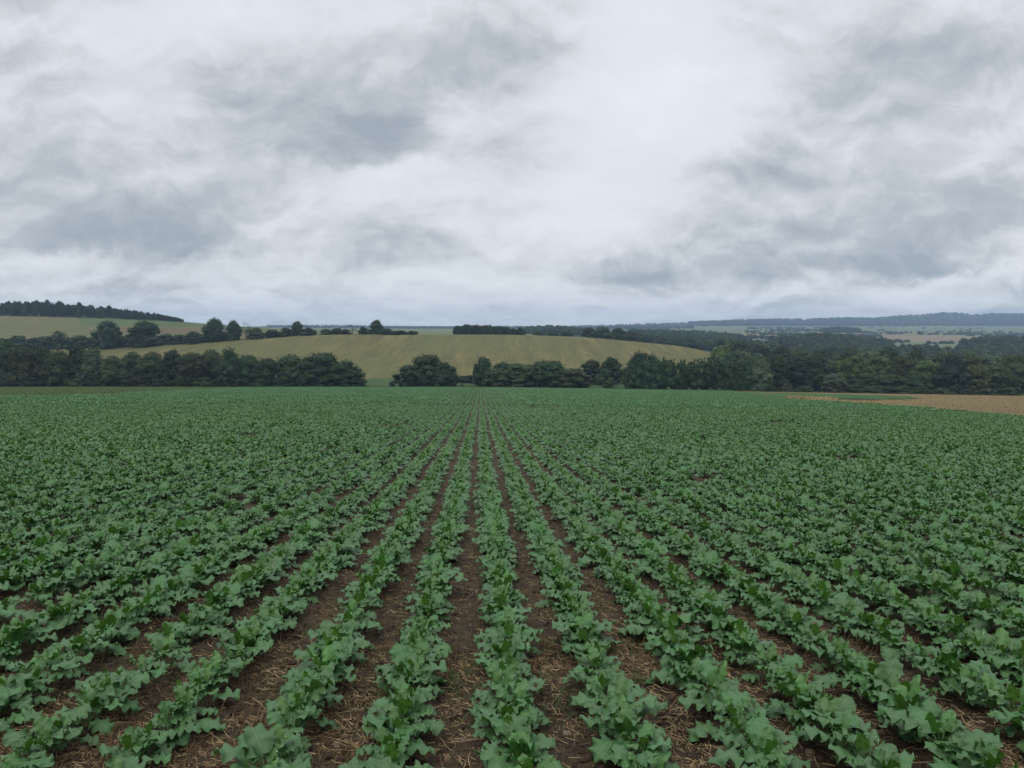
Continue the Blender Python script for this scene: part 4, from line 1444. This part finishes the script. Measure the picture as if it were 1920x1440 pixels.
G2 = 'trees in the hedgerow on the hill crest'
tree(203, 600, 48, 612, 'round', 'dark', 'big dark round tree in the hedgerow, first of the close pair', group=G2)
tree(272, 601, 58, 612, 'round', 'dark', 'big dark wide tree in the hedgerow, second of the close pair', group=G2)
tree(362, 621, 30, 614, 'round', 'dark', 'small dark tree in the hedgerow between the two tree groups', group=G2)
tree(402, 596, 46, 618, 'oak', 'dark', 'tall dark oak in the hedgerow, highest of its three', group=G2)
tree(438, 601, 34, 620, 'oak', 'dark', 'dark oak in the hedgerow touching the highest one', group=G2)
tree(462, 602, 20, 622, 'sparse', 'grey', 'thin greyish see-through tree at the end of the hedgerow oaks', group=G2)
tree(557, 602, 27, 628, 'oak', 'dark', 'lone round oak on the skyline above the long belt', group=G2)
tree(661, 606, 18, 628, 'sparse', 'mid', 'airy small tree on the crest of the golden hill', group=G2)
tree(706, 600, 25, 628, 'round', 'dark', 'round dark oak on the crest above the gap in the belt', group=G2)
hb = [(5, 634, 44), (35, 629, 46), (70, 632, 44), (112, 621, 36), (88, 629, 40), (150, 628, 44), (178, 630, 30), (238, 634, 34), (312, 625, 36), (338, 627, 32), (382, 627, 26), (425, 622, 30), (480, 614, 36), (512, 617, 30),
      (535, 614, 24), (579, 614, 22), (612, 616, 22), (632, 615, 24), (648, 617, 18), (680, 612, 16), (690, 617, 24), (725, 615, 26), (748, 619, 28), (772, 620, 24)]
hb.sort()
for j, (px, top, wp) in enumerate(hb):
    tree(px, top, wp * 1.5, 622 + (j % 3) * 2, 'bush', 'dark' if j % 4 else 'mid', 'hedgerow bush on the hill crest, %s counted from the crest oak end' % ORD[len(hb) - j], 'bush', 'bushes of the hedgerow on the hill crest')
for j, (px, top, wp, D) in enumerate([(1105, 613, 30, 800), (1128, 612, 40, 810), (1158, 615, 36, 790), (1184, 622, 28, 770), (1062, 620, 30, 830), (1010, 620, 24, 830), (1036, 619, 24, 840)]):
    tree(px, top, wp, D, 'round', 'dark', 'dark tree showing just over the golden crest, %s in the clump' % ORD[j + 1], group='dark clump behind the golden crest')
# big dark conifers on the ridge above the upper field, the ones that stand out
for j, (px, top, wp) in enumerate([(4, 577, 14), (18, 572, 18), (36, 566, 16), (52, 567, 17), (70, 564, 16), (90, 563, 16), (112, 565, 16), (150, 567, 12), (205, 573, 12), (252, 582, 11), (303, 592, 10), (340, 600, 9)]):
    tree(px, top, wp, 935, 'pine', 'conifer', 'dark pine breaking the ridge skyline, %s along the falling ridge' % ORD[j + 1], group='pines along the ridge skyline')


def wood(name, label, polys_fn, n, kinds, hrange, wr, seed, hfun=None):
    """a far wood that reads as one mass: n trees set where polys_fn(px, D) is true"""
    r = np.random.default_rng(seed)
    px, D = polys_fn(r, n)
    x, y, z = ground_far(px, D)
    m = len(px)
    h = r.uniform(*hrange, m)
    if hfun is not None:
        h = h * hfun(px)
    wd_ = h * r.uniform(*wr, m)
    protos = []
    for (kd, tn) in kinds:
        for v in range(2):
            key = ('far', kd, v, tn)
            if key not in CROWN:
                nn = 420 if kd != 'conifer' else 320
                vv_, ff, tt = crown_geom(3000 + hash_kind(kd) + v * 5, kd, nn, 0.062 if kd != 'conifer' else 0.05)
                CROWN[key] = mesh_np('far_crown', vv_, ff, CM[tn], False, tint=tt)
            protos.append(CROWN[key])
    instancer(name, np.stack([x, y, z - 0.3], -1), np.stack([0 * x, 0 * x, r.uniform(0, 6.28, m)], -1), np.stack([wd_, wd_, h], -1), r.integers(0, len(protos), m), protos, label)


def region(x0, x1, d0, d1, edge=0.0, xfun=None):
    def f(r, n):
        px = r.uniform(x0, x1, n)
        D = np.exp(r.uniform(math.log(d0), math.log(d1), n))
        if xfun is not None:
            k = xfun(px, D)
            px, D = px[k], D[k]
        return px, D
    return f


CON = [('conifer', 'conifer'), ('pine', 'conifer'), ('round', 'dark')]
BRO = [('round', 'dark'), ('oval', 'dark'), ('round', 'mid'), ('willow', 'mid'), ('oval', 'conifer')]
BROY = BRO + [('willow', 'yellow'), ('round', 'yellow')]
wood('ridge_forest', 'dark conifer forest along the ridge above the upper field', region(-300, 352, 905, 1090, xfun=lambda p, d: (p < 345) & (d > 905 + np.clip(p - 250, 0, 100) * 0.2)), 1300, CON, (8.5, 13.0), (0.40, 0.65), 1, lambda p: np.interp(p, [-50, 0, 15, 60, 150, 200, 250, 300, 345], [.6, .6, .9, 1.0, 0.95, 0.82, 0.72, 0.62, 0.35]))
wood('pine_grove_forest', 'dark pine grove on the skyline behind the golden hill', region(853, 985, 690, 760), 190, CON, (7.2, 10.4), (0.55, 0.85), 2, lambda p: np.interp(p, [853, 870, 900, 950, 985], [.9, 1.0, 1.0, 0.88, 0.72]))
wood('valley_woods', 'broadleaf woods filling the valley behind the wood edge', region(1352, 2200, 405, 1120, xfun=lambda p, d: (d > 405 + 0 * p) & ~((p > 1760) & (p < 1800) & (d > 1050))), 2600, BROY, (9, 15), (0.9, 1.35), 3)
wood('knoll_woods', 'dark wooded knoll in the valley beyond the grove', region(1445, 1668, 1150, 1560, xfun=lambda p, d: ((p - 1555) / 112) ** 2 + (np.log(d / 1350) / 0.17) ** 2 < 1), 620, BRO, (9, 16), (0.9, 1.3), 4)
wood('eastern_woods', 'dark woods climbing at the far right of the valley', region(1800, 2200, 1100, 1600, xfun=lambda p, d: p > 1850 - (1600 - d) * 0.12), 700, BRO, (9, 16), (0.9, 1.3), 5)
wood('middle_woods', 'broad dark woods behind the sloping end of the golden hill', region(1180, 1395, 900, 2100, xfun=lambda p, d: d < 2150 - np.clip(p - 1300, 0, 100) * 6), 1500, BRO, (8, 14), (0.9, 1.4), 6)
wood('blue_grey_woods', 'hazy wood on a low rise beyond the golden crest', region(985, 1100, 1450, 1750), 260, BRO, (9, 13), (0.8, 1.2), 7)
wood('pasture_hedges_shrubbery', 'scattered hedges and clumps on the pastures', region(1400, 2000, 1700, 4200, xfun=lambda p, d: (fbm(p / 150.0, np.log(d) * 55, 2, 5) > 0.15) & ~((p > 1655) & (p < 1815) & (d > 1880) & (d < 2450))), 6500, BRO[:2], (4, 8), (1.4, 2.6), 8)
wood('far_hill_forest', 'blue hazy forest covering the farthest hills', region(1200, 2700, 4700, 6050, xfun=lambda p, d: (fbm(p / 45.0, np.log(d) * 26, 3, 15) > -0.24) & (p > 1290)), 8000, CON + BRO[:2], (10, 18), (1.0, 1.7), 9)
wood('skyline_forest', 'thin blue line of woods on the low skyline', region(500, 1300, 3600, 6050, xfun=lambda p, d: (fbm(p / 60.0, np.log(d) * 26, 3, 19) > 0.0)), 2600, BRO[:2], (7, 11), (1.5, 2.5), 10)

wood('round_knoll_forest', 'dark wood capping a small round knoll below the blue hills', region(1535, 1615, 2500, 2850, xfun=lambda p, d: ((p - 1575) / 38) ** 2 + (np.log(d / 2670) / 0.06) ** 2 < 1), 420, BRO[:2], (7, 12), (1.0, 1.6), 12)

# ------------------------------------------------------------------ haze
HX, HY0, HY1, HZ0, HZ1 = 6500, -500, 7300, -76.5, 125
hv = [(-HX, HY0, HZ0), (HX, HY0, HZ0), (HX, HY1, HZ0), (-HX, HY1, HZ0), (-HX, HY0, HZ1), (HX, HY0, HZ1), (HX, HY1, HZ1), (-HX, HY1, HZ1)]
hf = [(0, 3, 2, 1), (4, 5, 6, 7), (0, 1, 5, 4), (1, 2, 6, 5), (2, 3, 7, 6), (3, 0, 4, 7)]
M_HAZE = bpy.data.materials.new('haze_air')
M_HAZE.use_nodes = True
M_HAZE.node_tree.nodes.clear()
k = NT(M_HAZE.node_tree)
pv = k.node('ShaderNodeVolumePrincipled')
pv.inputs['Color'].default_value = (0.52, 0.71, 1.0, 1)
pv.inputs['Density'].default_value = 0.000115
pv.inputs['Anisotropy'].default_value = 0.0
ho = k.node('ShaderNodeOutputMaterial')
k.l.new(pv.outputs[0], ho.inputs['Volume'])
me = mesh_np("haze", hv, np.array(hf), M_HAZE)
tag(link('haze', me), kind='stuff')
